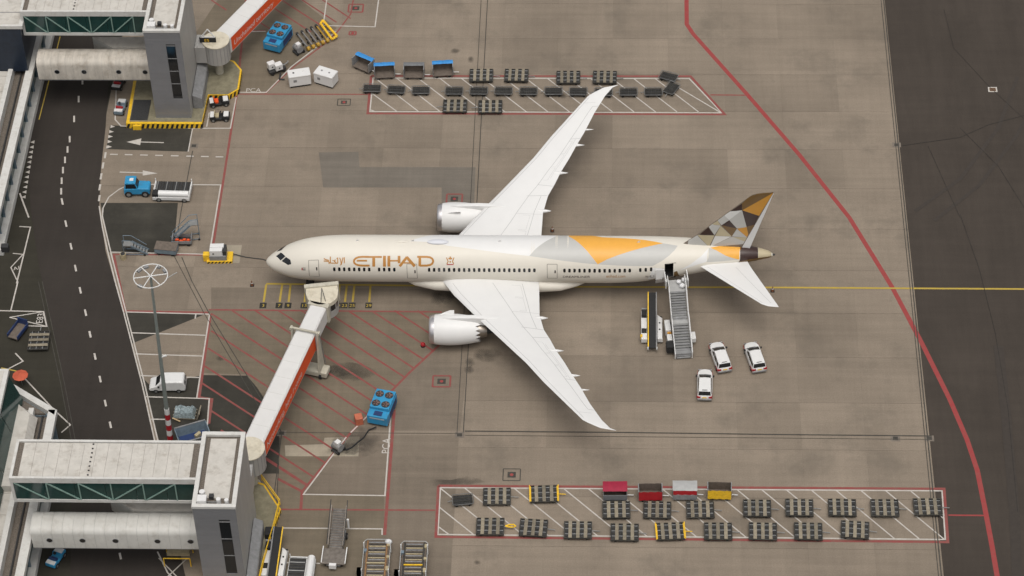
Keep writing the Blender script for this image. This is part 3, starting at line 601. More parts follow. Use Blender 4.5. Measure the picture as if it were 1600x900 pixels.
    for s2 in ((1,) if sd_ == -1 else (-1,)):
        a = R_(60); MB().loft([[(ex+x, ey+s2*1.88*math.cos(a)+s2*h*math.cos(a)-t, ez+1.88*math.sin(a)+h*math.sin(a)) for t, h in ((-0.03,0),(0.03,0),(0.02,hh_),(-0.02,hh_))] for x, hh_ in ((1.3,0.02),(1.9,0.3),(2.5,0.52),(3.0,0.55))]).build('strake', M['aircraft_white'], eng)
    # tailplane
    SLE = [(0.9,52.6),(2.3,53.75),(9.35,60.75),(9.75,61.5),(9.9,62.5)]; STE = [(0.9,59.3),(2.3,59.75),(9.35,62.6),(9.75,62.75),(9.9,62.8)]
    stz = lambda y: 5.62+0.12*(y-1)
    st = MB().loft([wing_ring(y, sd_, SLE, STE, stz, lambda y: 0.075) for y in (0.9,2.3,4,6,8,9.35,9.6,9.75,9.9)]).build('tailplane', M['aircraft_white'], plane, smooth=45)
    mb = MB()
    for y0, s0, y1, s1 in ((2.4,0.68,9.2,0.66),(2.4,0.1,9.2,0.14)):
        A = []
        for k in range(9):
            y = y0+(y1-y0)*k/8; s = s0+(s1-s0)*k/8; xl, xt = interp(SLE, y)[0], interp(STE, y)[0]; c = xt-xl; f = 5*(0.2969*math.sqrt(s)-0.126*s-0.3516*s*s+0.2843*s**3-0.1036*s**4); A.append(Vector((xl+c*s, sd_*y, stz(y)+0.075*c*f+0.012)))
        for a, b in zip(A[:-1], A[1:]): mb.add([(a.x-0.02,a.y,a.z),(b.x-0.02,b.y,b.z),(b.x+0.02,b.y,b.z),(a.x+0.02,a.y,a.z)], [(0,1,2,3)])
    mb.build('panel_line', m_line, st)
# --- fin
FLE = [(6.4,50.2),(7.3,51.1),(8.16,52.1),(9.2,53.2),(15.5,59.25),(15.9,59.75),(16.15,60.9),(16.25,62.2)]; FTE = [(6.4,59.5),(16.0,62.12),(16.25,62.25)]
def fin_half(z, s): 
    c = interp(FTE, z)[0]-interp(FLE, z)[0]; s = min(max(s,0),1)
    return 0.047*c*5*(0.2969*math.sqrt(s)-0.126*s-0.3516*s*s+0.2843*s**3-0.1036*s**4)/0.5*0.5
rings = []
for z in (6.4,7.3,8.16,9.2,10.5,12,13.5,14.7,15.5,15.75,15.9,16.05,16.15,16.25):
    xl, xt = interp(FLE, z)[0], interp(FTE, z)[0]; ss = [((1-math.cos(math.pi*k/14))/2) for k in range(15)]
    rings.append([(xl+(xt-xl)*s, -fin_half(z, s), z) for s in ss]+[(xl+(xt-xl)*s, fin_half(z, s), z) for s in ss[::-1][1:-1]])
fin = MB().loft(rings).build('fin', mat('fin_base_taupe', (0.17, 0.14, 0.11), 0.35, var=0.04, coat=0.2), plane, smooth=45)
def facet(pts, m, off):
    P = [GY(1060+a/6.92, 290+b/6.92, -0.2) for a, b in pts]; P = [(p.z, p.x) for p in P]
    us = [p[0] for p in P]; u0, u1 = max(min(us), 6.5), min(max(us), 16.24)
    ul = sorted(set([u0+(u1-u0)*k/10 for k in range(11)]+[u for u in us if u0 < u < u1])); ul[0] += 1e-4; ul[-1] -= 1e-4
    for sd_ in (-1, 1):
        rows = []
        for u in ul:
            h = [a[1]+(b[1]-a[1])*(u-a[0])/(b[0]-a[0]) for a, b in zip(P, P[1:]+P[:1]) if (a[0]-u)*(b[0]-u) <= 0 and abs(a[0]-b[0]) > 1e-9]
            if not h: continue
            xl, xt = interp(FLE, u)[0], interp(FTE, u)[0]; lo, hi = max(min(h), xl+0.03), min(max(h), xt); hi = max(hi, lo+1e-3)
            rows.append([(lo+(hi-lo)*k/8, sd_*(fin_half(u, ((lo+(hi-lo)*k/8)-xl)/(xt-xl))+off), u) for k in range(9)])
        MB().grid(rows).build('livery_facet', m, fin)
D, BR, OR, GR, LG, BE = M['dbrown'], M['brown'], M['gold'], M['lgrey'], M['llight'], M['beige']
for i, (pts, m) in enumerate([
    ([(228,537),(325,458),(390,539)], D), ([(208,541),(390,541),(332,662)], BE), ([(108,604),(205,545),(332,664),(100,648)], GR),
    ([(330,455),(368,425),(458,436),(390,536)], GR), ([(365,428),(425,388),(458,434)], BE), ([(458,438),(577,553),(398,546)], BE),
    ([(425,386),(497,332),(550,378),(465,432)], GR), ([(497,332),(560,288),(690,271),(550,377)], LG), ([(468,432),(550,378),(632,468)], D), ([(468,432),(632,468),(578,553)], BR),
    ([(550,376),(688,272),(738,456),(633,468)], GR), ([(560,288),(688,203),(688,272)], D), ([(688,203),(800,95),(1035,74),(1028,90),(690,272)], BR),
    ([(692,272),(1028,88),(872,336)], OR), ([(690,273),(872,336),(826,432),(738,452)], D), ([(738,452),(826,432),(760,540)], BR), ([(636,470),(738,455),(755,535),(740,566)], OR),
    ([(578,553),(634,472),(742,567)], GR), ([(397,546),(572,555),(340,664)], LG), ([(340,664),(575,558),(742,567),(700,640)], GR), ([(588,560),(742,567),(715,612)], M['beige']),
    ([(1030,88),(1040,74),(774,692),(688,676)], M['aircraft_white'])]):
    facet(pts, m, 0.006+0.0006*i)
# --- windows, doors, cockpit, lettering
wz = math.asin((5.58-4.79)/2.93)
win_me = None
def win_x(px, py=423): return px_fus(px, py)[0]
wins = []
for a, b, n in ((522.5,577.0,8),(592.5,616.2,4),(670.6,835.0,22),(882.0,984.0,14)): wins += [win_x(a)+(win_x(b)-win_x(a))*k/(n-1) for k in range(n)]
wins += [win_x(1000.5), win_x(1009), win_x(1017.4)]
for sd_ in (-1, 1):
    for X in wins:
        c = Vector(fus(X, wz, 0.0, sd_)); t0, t1 = Vector(fus(X, wz-0.085, 0.0, sd_)), Vector(fus(X, wz+0.085, 0.0, sd_)); up = (t1-t0).normalized(); ax = Vector((1,0,0)); nn = Vector((0, sd_*abs(up.z), 0 if abs(up.z) > 0.999 else 0)); nn = ax.cross(up)*(-1 if ax.cross(up).y*sd_ < 0 else 1)
        pts = [c+ax*0.155*math.copysign(abs(math.cos(a))**0.55, math.cos(a))+up*0.265*math.copysign(abs(math.sin(a))**0.55, math.sin(a)) for a in [2*math.pi*k/14 for k in range(14)]]
        MB().loft([[p-nn*0.05 for p in pts], [p+nn*0.012 for p in pts]]).build('window', M['dglass'], plane)
m_seam = mat('door_seam', (0.10, 0.085, 0.07), 0.6, var=0.1)
def skin_bar(a, b, wd, m, name, parent, sd_, off=0.012, n=6):
    mb = MB(); P = [(a[0]+(b[0]-a[0])*k/n, a[1]+(b[1]-a[1])*k/n) for k in range(n+1)]
    du, dv = b[0]-a[0], (b[1]-a[1])*2.9; L_ = math.hypot(du, dv); nu, nv_ = -dv/L_*wd/2, du/L_*wd/2/2.9
    mb.grid([[fus(p[0]+s*nu, p[1]+s*nv_, off, sd_) for s in (-1, 1)] for p in P]); return mb.build(name, m, parent)
doors = [((482.5,498,406.5,431.5),'d'),((636,651.5,412.5,434.5),'d'),((855,870.5,412.8,434.6),'d')]
for (x0, x1, y0, y1), _ in doors:
    X0, X1 = px_fus((x0+x1)/2-(x1-x0)/2, (y0+y1)/2)[0], px_fus(x1, (y0+y1)/2)[0]; T1, T0 = px_fus((x0+x1)/2, y0)[1], px_fus((x0+x1)/2, y1)[1]
    for sd_ in (-1, 1):
        d = MB().grid([[fus(X0+(X1-X0)*i/4, T0+(T1-T0)*j/8, 0.005, sd_) for j in range(9)] for i in range(5)]).build('door', M['cream'], plane, smooth=60)
        for a, b in (((X0,T0),(X1,T0)),((X1,T0),(X1,T1)),((X1,T1),(X0,T1)),((X0,T1),(X0,T0))): skin_bar(a, b, 0.05, m_seam, 'door_seam', d, sd_)
        MB().grid([[fus(X0+(X1-X0)*u, T0+(T1-T0)*v, 0.014, sd_) for v in (0.42, 0.52, 0.62)] for u in (0.74, 0.86)]).build('door_window', M['dglass'], d)
# the opened door leaf, swung forward along the skin
X0, X1 = px_fus(1024.5, 429)[0], px_fus(1038, 429)[0]; T1, T0 = px_fus(1031, 419.5)[1], px_fus(1031, 438.5)[1]
leaf = MB().loft([[fus(X0, T0, o_, -1), fus(X1, T0, o_, -1), fus(X1, (T0+T1)/2, o_, -1), fus(X1, T1, o_, -1), fus(X0, T1, o_, -1), fus(X0, (T0+T1)/2, o_, -1)] for o_ in (0.28, 0.42)]).build('door', M['aircraft_white'], plane)
leaf['label'] = 'open rear door leaf swung forward against the fuselage'
MB().grid([[fus(X0+(X1-X0)*u, T0+(T1-T0)*v, 0.43, -1) for v in (0.4, 0.5, 0.6)] for u in (0.8, 0.9)]).build('door_window', M['dglass'], leaf)
MB().bar(fus(X1, T0*0.6+T1*0.4, 0.05), fus(X1-0.3, T0*0.6+T1*0.4, 0.3), 0.12).build('hinge_arm', M['steel'], leaf)
# cockpit glazing
def glaze(pts, m=M['dglass'], off=0.015, name='cockpit_window', sides=(-1,1)):
    Q = PF(*pts)
    for sd_ in sides:
        mb = MB(); c = (sum(q[0] for q in Q)/len(Q), sum(q[1] for q in Q)/len(Q)); n = 4
        for a, b in zip(Q, Q[1:]+Q[:1]):
            for i in range(n):
                def pt(t, s): e = (a[0]+(b[0]-a[0])*t, a[1]+(b[1]-a[1])*t); return fus(c[0]+(e[0]-c[0])*s, c[1]+(e[1]-c[1])*s, off, sd_)
                for j in range(3):
                    mb.add([pt(i/n, j/3), pt((i+1)/n, j/3), pt((i+1)/n, (j+1)/3), pt(i/n, (j+1)/3)], [(0,1,2,3)])
        mb.build(name, m, plane, smooth=60)
glaze([(431.2,400.3),(438.8,394.6),(446,400.6),(438.3,407.2)]); glaze([(439.8,407.8),(446.8,401.6),(453.6,406),(455.2,412.6),(450,414)])
def skin_poly(name, m, polys, sides=(-1,), off=0.014):
    for sd_ in sides:
        mb = MB()
        for pl in polys:
            Q = PF(*pl)
            if sd_ == 1: mid = SKIN_MID; Q = [(2*mid-q[0], q[1]) for q in Q]
            o_ = off+0.0004*(polys.index(pl) % 12); n = 6
            mb.grid([[fus(*[(Q[0][c]*(1-i/n)+Q[1][c]*i/n)*(1-j/n)+(Q[3][c]*(1-i/n)+Q[2][c]*i/n)*j/n for c in (0,1)], o_, sd_) for j in range(n+1)] for i in range(n+1)])
        o = mb.build(name, m, plane)
    return o
SKIN_MID = px_fus(615, 408)[0]
Z2 = lambda a, b: (500+a/6.667, 380+b/6.667)
def seg(pts, w_): # stroke in zoom pixels -> quads
    out = []
    for (ax, ay), (bx, by) in zip(pts[:-1], pts[1:]):
        L_ = math.hypot(bx-ax, by-ay); nx, ny = -(by-ay)/L_*w_/2, (bx-ax)/L_*w_/2; ex_, ey_ = (bx-ax)/L_*w_*0.12, (by-ay)/L_*w_*0.12
        out.append([Z2(ax+nx-ex_, ay+ny-ey_), Z2(bx+nx+ex_, by+ny+ey_), Z2(bx-nx+ex_, by-ny+ey_), Z2(ax-nx-ex_, ay-ny-ey_)])
    return out
arcE = [(505,142),(440,142),(400,146),(372,158),(356,175),(353,190),(358,206),(374,220),(402,230),(440,233),(515,233)]
arcD = [(1015,142),(1110,142),(1145,147),(1168,160),(1178,178),(1178,195),(1168,214),(1145,228),(1110,233),(1040,233)]
ETI = seg(arcE, 20)+seg([(385,182),(488,182)], 18)+seg([(478,143),(642,143)], 19)+seg([(560,150),(560,240)], 30)+seg([(672,135),(672,240)], 30)
ETI += seg([(718,135),(718,240)], 30)+seg([(824,135),(824,205)], 28)+seg([(730,183),(812,183)], 16)+seg([(832,238),(905,146)], 27)+seg([(905,146),(985,238)], 30)+seg([(872,205),(955,205)], 13)
ETI += seg(arcD, 21)+seg([(1040,150),(1040,234)], 28)
skin_poly('airline_name', M['goldtext'], ETI, (-1, 1))
AR = seg([(253,148),(253,208)],10)+seg([(240,150),(222,222)],10)+seg([(205,152),(216,180),(222,222)],10)+seg([(213,228),(219,222)],10)+seg([(185,150),(185,208),(150,208)],10)+seg([(185,158),(172,158)],8)+seg([(160,172),(150,190),(168,200)],10)+seg([(150,208),(108,206)],10)+seg([(108,140),(108,208)],11)+seg([(40,160),(62,172),(92,178)],11)+seg([(40,185),(62,186),(88,190),(96,200),(94,214)],11)+seg([(130,178),(150,185)],8)
skin_poly('arabic_name', M['goldtext'], AR, (-1,))
# small crest, flag and lines of fine lettering
skin_poly('crest', M['goldtext'], seg([(1318,150),(1335,190),(1322,215)],10)+seg([(1396,150),(1380,190),(1392,215)],10)+seg([(1340,160),(1375,160)],16)+seg([(1357,140),(1357,200)],14), (-1,1))
skin_poly('crest_ribbon', M['red'], seg([(1322,222),(1390,222)],9), (-1,1)); skin_poly('crest_shield', M['white'], seg([(1352,178),(1366,178)],12), (-1,1), 0.018)
skin_poly('flag', M['red'], [[(471.2,418.3),(472.8,418.3),(472.8,422),(471.2,422)]], (-1,)); skin_poly('flag', M['dark'], [[(473,420.8),(477.5,420.9),(477.5,422.3),(473,422.2)]], (-1,)); skin_poly('flag', M['dbrown'], [[(473,418.3),(477.5,418.4),(477.5,419.4),(473,419.3)]], (-1,))
def fine_text(txt, px0, px1, py, hpx, m, name):
    vs, fs = text_mesh(txt, 1.0); wd = max(v[0] for v in vs); hh_ = max(v[1] for v in vs)
    Q = [px_fus(px0+(px1-px0)*v[0]/wd, py-hpx*v[1]/hh_) for v in vs]
    MB().add([fus(q[0], q[1], 0.013, -1) for q in Q], fs).build(name, m, plane)
fine_text('DREAMLINER', 879, 922, 434, 3.2, M['dbrown'], 'type_lettering'); fine_text('etihad.com', 947, 977, 433.6, 4.4, M['goldtext'], 'web_address'); fine_text('A6-BLF', 1008, 1022, 433.5, 3.2, M['dbrown'], 'registration')
# crown: satcom fairing, antennas; tail cone end, small lights
X, th = px_fus(684, 378.5)
MB().loft([[(X+t*1.35, fus(X, th)[1]+0.42*r*math.cos(a), fus(X, th)[2]+0.05+0.26*r*math.sin(a)) for a in [2*math.pi*k/16 for k in range(16)]] for t, r in ((-1,0.05),(-0.8,0.6),(-0.4,0.95),(0,1),(0.4,0.95),(0.8,0.6),(1,0.05))]).build('antenna_fairing', mat('fairing_grey', (0.60,0.61,0.64), 0.35, var=0.03), plane, smooth=60)
MB().loft([[(17.0+t*1.0, 0.9*r*0.3*math.cos(a), 7.68+0.22*r*math.sin(a)) for a in [2*math.pi*k/12 for k in range(12)]] for t, r in ((-1,0.1),(-0.4,0.8),(0.2,1),(1,0.1))]).build('antenna_fairing', M['cream'], plane, smooth=60)
for X_ in (18.3, 29.0, 46.0, 11.5): MB().hexa([(X_-0.2,-0.02,7.68),(X_+0.2,-0.02,7.68),(X_+0.2,0.02,7.68),(X_-0.2,0.02,7.68)], [(X_+0.02,-0.01,8.0),(X_+0.22,-0.01,8.0),(X_+0.22,0.01,8.0),(X_+0.02,0.01,8.0)]).build('blade_antenna', M['white'], plane)
MB().cyl((62.44,0,5.77),(62.75,0,5.79), 0.13, 0.10, n=14).build('tail_cone_exhaust', M['dark'], plane, smooth=60)
# landing gear
for gx, gy, zt in ((5.2,0,2.2),(29.2,-4.9,3.0),(29.2,4.9,3.0)):
    leg = MB().cyl((gx,gy,0.6),(gx,gy,zt+0.3), 0.16, n=12).build('landing_gear_leg', M['lip'], plane, smooth=60)
    if gy == 0:
        for s2 in (-0.36, 0.36): wheel(leg, (gx, gy+s2, 0.52), 0.52, 0.36)
    else:
        MB().bar((gx-0.75,gy,0.68),(gx+0.75,gy,0.68), 0.2).build('bogie_beam', M['lip'], leg)
        for dx in (-0.75, 0.75):
            for s2 in (-0.55, 0.55): wheel(leg, (gx+dx, gy+s2, 0.66), 0.66, 0.48)
# ================================================================== pier, towers, bridges
def panels_x(mbname, m, parent, x0, x1, n, y0, y1, z, th=0.03, gap=0.03):
    for k in range(n):
        a, b = x0+(x1-x0)*k/n, x0+(x1-x0)*(k+1)/n
        MB().box(a+gap/2, b-gap/2, y0, y1, z-th, z).build(mbname, m, parent)
def glass_bridge(x0, x1, y0, y1, zt, label):
    """enclosed footbridge: flat membrane roof, white fascia, glass side walls with a lattice truss behind"""
    t = thing('glass_footbridge', label, 'bridge', ((x0+x1)/2, (y0+y1)/2, zt-4.0)); ox, oy, oz = t.location
    L = lambda x, y, z: (x-ox, y-oy, z-oz)
    def bx(name, a, b, c, d, e, f, m, p=t): return MB().box(a-ox, b-ox, c-oy, d-oy, e-oz, f-oz).build(name, m, p)
    roof = bx('roof', x0+0.15, x1, y0+0.35, y1-0.35, zt-0.3, zt-0.12, M['gravel'])
    n = 14
    for k in range(n):
        a, b = x0+0.9+(x1-x0-1.6)*k/n, x0+0.9+(x1-x0-1.6)*(k+1)/n
        bx('roof_panel', a+0.012, b-0.012, y0+0.4, y1-0.4, zt-0.12, zt-0.06, M['roof'], roof)
    for yy in (y0, y1-0.3): bx('parapet', x0, x1, yy, yy+0.3, zt-0.75, zt+0.04, M['roofedge'])
    bx('parapet', x0-0.02, x0+0.3, y0+0.01, y1-0.01, zt-4.0, zt+0.03, M['roofedge'])
    bx('floor_beam', x0, x1, y0+0.02, y1-0.02, zt-4.0, zt-3.55, M['roofedge'])
    for yy, s in ((y0+0.10, 1), (y1-0.10, -1)):
        np_ = 6; 
        for k in range(np_):
            a, b = x0+0.3+(x1-x0-0.3)*k/np_, x0+0.3+(x1-x0-0.3)*(k+1)/np_
            bx('glass_pane', a+0.02, b-0.02, min(yy, yy+s*0.04), max(yy, yy+s*0.04), zt-3.55, zt-0.75, M['gglass'])
        zlo, zhi = zt-3.5, zt-0.8; yb = yy-s*0.05
        xs = [x0+0.4+(x1-x0-0.6)*k/5.6 for k in range(7) if x0+0.4+(x1-x0-0.6)*k/5.6 < x1]
        mt = mat('truss_pale_green', (0.20, 0.30, 0.26), 0.5, var=0.1)
        for i, (a, b) in enumerate(zip(xs[:-1], xs[1:])):
            MB().bar(L(a, yb, zhi), L(b-0.15, yb, zlo), 0.12) .build('truss_diagonal', mt, t) if i < 3 else MB().bar(L(a+0.15, yb, zlo), L(b, yb, zhi), 0.12).build('truss_diagonal', mt, t)
            MB().bar(L(b, yb-s*0.01, zlo), L(b, yb-s*0.01, zhi), 0.13).build('truss_post', mt, t)
    for k in range(8): MB().box(x0+(x1-x0)*0.42-0.09-ox, x0+(x1-x0)*0.42+0.09-ox, y0+0.6+k*(y1-y0-1.2)/7-0.07-oy, y0+0.6+k*(y1-y0-1.2)/7+0.07-oy, zt-0.06-oz, zt+0.04-oz).build('roof_drain', M['dark'], roof)
    return t
def low_walkway(x0, x1, y0, y1, zb, zt, label, porthole_x, grimy):
    t = thing('rounded_walkway', label, 'bridge', ((x0+x1)/2, (y0+y1)/2, zb)); ox, oy = t.location.x, t.location.y
    prof = [(y0, 0), (y0, (zt-zb)*0.72)]+[(y0+0.9-0.9*math.cos(a), (zt-zb)*0.72+(zt-zb)*0.24*math.sin(a)) for a in (0.4, 0.8, 1.2, 1.57)]+[(y0+0.5*(y1-y0), zt-zb)]+[(y1-0.9+0.9*math.cos(a), (zt-zb)*0.72+(zt-zb)*0.24*math.sin(a)) for a in (1.57, 1.2, 0.8, 0.4)]+[(y1, (zt-zb)*0.72), (y1, 0)]
    n = 16
    shell = MB().loft([[(x-ox, y-oy, z) for y, z in prof] for x in (x0+0.03, x1-0.03)]).build('shell', M['cgrey'], t, smooth=30)
    for k in range(n):
        a, b = x0+(x1-x0)*k/n, x0+(x1-x0)*(k+1)/n
        MB().loft([[(x-ox, oyy, z) for oyy, z in [(y-oy+(-0.03 if y < (y0+y1)/2 else 0.03), z+(0.03 if z > 0.1 else 0)) for y, z in prof]] for x in (a+0.012, b-0.012)]).build('wall_panel', grimy, t, smooth=30)
    for px_ in porthole_x:
        o = MB().cyl((px_-ox, y0-oy-0.06, (zt-zb)*0.42), (px_-ox, y0-oy-0.02, (zt-zb)*0.42), 0.30, n=18).build('porthole', M['dglass'], t)
        MB().cyl((px_-ox, y0-oy-0.05, (zt-zb)*0.42), (px_-ox, y0-oy-0.031, (zt-zb)*0.42), 0.37, n=18).build('porthole_frame', M['cgrey'], o)
    MB().box(x0-ox, x1-ox, y0-oy+0.1, y1-oy-0.1, -0.25, 0.0).build('floor_beam', M['cgrey'], t)
    return t
def tower(x0, x1, y0, y1, zt, zb, label, win_rows):
    t = thing('access_tower', label, 'tower', ((x0+x1)/2, (y0+y1)/2, 0)); ox, oy = t.location.x, t.location.y
    bx = lambda name, a, b, c, d, e, f, m, p=t: MB().box(a-ox, b-ox, c-oy, d-oy, e, f).build(name, m, p)
    bx('core', x0+0.06, x1-0.06, y0+0.06, y1-0.06, zb, zt-0.7, M['dark'])
    wx0, wx1 = x0+(x1-x0)*0.57, x0+(x1-x0)*0.83; wz0, wz1 = zt-11.2, zt-2.6
    n = 30; H_ = (zt-0.35-zb)/n
    for k in range(n):        # horizontal cladding boards on the four faces, cut round the window strip
        a, b = zb+k*H_, zb+(k+1)*H_-0.012
        if b > wz0 and a < wz1: 
            bx('cladding_board', x0, wx0, y0, y0+0.05, a, b, M['clad']); bx('cladding_board', wx1, x1, y0, y0+0.05, a, b, M['clad'])
        else: bx('cladding_board', x0, x1, y0, y0+0.05, a, b, M['clad'])
        bx('cladding_board', x0, x0+0.05, y0+0.052, y1, a, b, M['clad2'])
        bx('cladding_board', x0+0.052, x1-0.052, y1-0.05, y1, a, b, M['clad'])
    m = 8
    for k in range(m):        # the long east face has wide upright panels
        c, d = y0+0.052+(y1-y0-0.052)*k/m, y0+0.052+(y1-y0-0.052)*(k+1)/m-0.012
        bx('wall_panel', x1-0.05, x1, c, d, zb, zt-0.35, M['clad2'])
    for k in range(win_rows):
        a, b = wz0+(wz1-wz0)*k/win_rows, wz0+(wz1-wz0)*(k+1)/win_rows
        bx('window_pane', wx0+0.05, wx1-0.05, y0+0.03, y0+0.058, a+0.04, b-0.04, M['dglass'])
        bx('window_bar', wx0, wx1, y0-0.01, y0+0.05, b-0.05, b+0.05, M['cgrey'])
    # roof: white coping, gravel border, white membrane, small plant
    for a, b, c, d in ((x0-0.06, x1+0.06, y0-0.06, y0+0.42), (x0-0.06, x1+0.06, y1-0.42, y1+0.06), (x0-0.06, x0+0.42, y0+0.42, y1-0.42), (x1-0.42, x1+0.06, y0+0.42, y1-0.42)): bx('coping', a, b, c, d, zt-0.35, zt, M['roofedge'])
    rf = bx('roof', x0+0.42, x1-0.42, y0+0.42, y1-0.42, zt-0.6, zt-0.42, M['gravel']); bx('roof_membrane', x0+0.95, x1-0.85, y0+1.5, y1-0.7, zt-0.42, zt-0.34, M['roof'], rf)
    bx('plant_box', x0+0.5, x0+1.5, y0+0.5, y0+1.4, zt-0.42, zt+0.35, M['white'], rf)
    for dx, dy, r in ((0.9,1.95,0.32),(2.8,0.9,0.26),(3.7,0.8,0.24)): MB().cyl((x0+dx-ox, y0+dy-oy, zt-0.42), (x0+dx-ox, y0+dy-oy, zt+0.25), r, n=14).build('vent', M['white'], rf, smooth=True)
    bx('plant_box', x0+1.7, x0+2.2, y0+1.3, y0+1.8, zt-0.42, zt+0.1, M['dark'], rf)
    MB().pipe([(x0+1.5-ox, y0+0.9-oy, zt-0.3), (x0+2.6-ox, y0+0.9-oy, zt-0.3)], 0.07).build('roof_pipe', M['steel'], rf)
    return t
glass_bridge(-34.5, -17.86, 34.4, 40.1, 15.6, 'glass sided footbridge with lattice truss joining the tower beside the blue road tug')
glass_bridge(-23.1, -2.56, -45.2, -39.5, 15.1, 'glass sided footbridge with lattice truss above the road beside the light mast')
low_walkway(-33.2, -17.86, 32.8, 35.9, 5.4, 8.6, 'grimy rounded walkway with portholes below the far footbridge', [-30.6, -27.0, -22.4, -18.9], mat('walkway_grimy', (0.50, 0.46, 0.40), 0.65, var=0.2, scale=0.9, streak=(1.6, 0.5, 0.3), dirt=((0.18, 0.13, 0.08), 0.5, 0.7)))
low_walkway(-21.6, -2.56, -46.8, -43.7, 5.2, 8.3, 'clean rounded walkway with five portholes below the near footbridge', [-19.6, -15.9, -12.2, -7.5, -3.8], M['walk'])
tower(-17.8, -13.08, 30.3, 41.2, 15.9, 0.85, 'grey clad stair tower with tall slit window on the black and yellow island', 4)
tower(-2.5, 2.2, -49.0, -38.15, 15.1, 0.85, 'grey clad stair tower with tall slit window rising beside the yellow railing', 3)
# --- raised islands under the towers with striped edges
def stripes(parent, a, b, z0, z1, out, w_=0.32):
    a, b = Vector((*a, 0)), Vector((*b, 0)); L_ = (b-a).length; d = (b-a)/L_; n = int(L_/w_); o = Vector((*out, 0))*0.012
    for k in range(0, n, 2):
        p, q = a+d*(k*L_/n)+o, a+d*((k+1)*L_/n)+o; sk = d*0.22
        MB().add([(p.x,p.y,z0),(q.x,q.y,z0),((q+sk).x,(q+sk).y,z1),((p+sk).x,(p+sk).y,z1)], [(0,1,2,3)]).build('warning_stripe', M['black'], parent)
def island(name, label, poly, h, stripe_edges):
    t = thing(name, label, 'island', (poly[0][0], poly[0][1], 0)); ox, oy = poly[0]
    P = [(x-ox, y-oy) for x, y in poly]
    MB().prism(P, 0.0, h).build('kerb_body', M['yellow'], t); cx, cy = sum(p[0] for p in P)/len(P), sum(p[1] for p in P)/len(P)
    MB().prism([(cx+(x-cx)*0.955, cy+(y-cy)*0.955) for x, y in P], h, h+0.05).build('top_slab', M['concrete_b'], t)
    for i in stripe_edges:
        a, b = P[i], P[(i+1) % len(P)]; d = Vector((b[0]-a[0], b[1]-a[1], 0)).normalized(); stripes(t, a, b, 0.03, h-0.08, (d.y, -d.x))
    return t
i1 = island('tower_island', 'concrete island with black and yellow striped edge under the far stair tower', [(-21.7,29.2),(-11.6,29.2),(-11.4,35.0),(-8.6,35.0),(-7.4,36.2),(-7.4,40.2),(-8.6,42.0),(-13.0,43.5),(-21.9,43.5)], 0.85, [0,1,2,3,4,5])
MB().box(0.5, 2.8, 0.6, 4.6, 0.9, 1.0).build('sunken_mat', M['dark'], i1); MB().box(0.9, 2.0, -0.35, 0.35, 0.0, 0.7).build('steps', M['yellow'], i1)
i2 = island('tower_island', 'olive concrete island behind the yellow railing at the near stair tower', [(-2.9,-50.5),(3.4,-50.5),(4.0,-41.5),(4.9,-37.0),(2.6,-33.2),(-1.6,-31.6),(-2.9,-33.0)], 0.6, [1,2])
# yellow railing along the island edge
rl = thing('yellow_railing', 'yellow tubular railing around the near tower island', 'railing', (4.4, -39, 0)); mb = MB()
pts = [(2.3,-32.7),(4.75,-36.4),(4.35,-40.5),(3.75,-45.0),(3.3,-49.8)]
for (a, b), (c, d) in zip(pts[:-1], pts[1:]):
    for z in (1.1, 1.6): MB().cyl((a-4.4,b+39,z),(c-4.4,d+39,z), 0.06, n=8).build('rail', M['yellow'], rl)
for a, b in pts+[(4.55,-38.4),(4.05,-42.8),(3.5,-47.5)]: MB().cyl((a-4.4,b+39,0.6),(a-4.4,b+39,1.62), 0.05, n=8).build('post', M['yellow'], rl)
# low lean-to beside each tower (grey ramp cover)
for (x0, x1, y0, y1, zt, zb, lb) in ((-13.0,-11.75,32.2,39.3,3.2,0.9,'grey lean-to cover along the far tower wall'),(2.28,3.3,-48.8,-40.2,2.9,0.6,'slate grey lean-to cover along the near tower wall')):
    t = thing('lean_to_cover', lb, 'shelter', ((x0+x1)/2, (y0+y1)/2, zb)); ox, oy = t.location.x, t.location.y
    MB().hexa([(x0-ox,y0-oy,0),(x1-ox,y0-oy,0),(x1-ox,y1-oy,0),(x0-ox,y1-oy,0)], [(x0-ox,y0-oy,zt-zb),(x1-ox,y0-oy,zt-zb-0.6),(x1-ox,y1-oy,zt-zb-0.6),(x0-ox,y1-oy,zt-zb)]).build('cover', M['cgrey'], t, bev=0.04)
    MB().box(x1-ox-0.02, x1-ox+0.03, y0-oy+0.4, y1-oy-0.4, 0.2, zt-zb-0.8).build('side_panel', M['cgrey'], t)
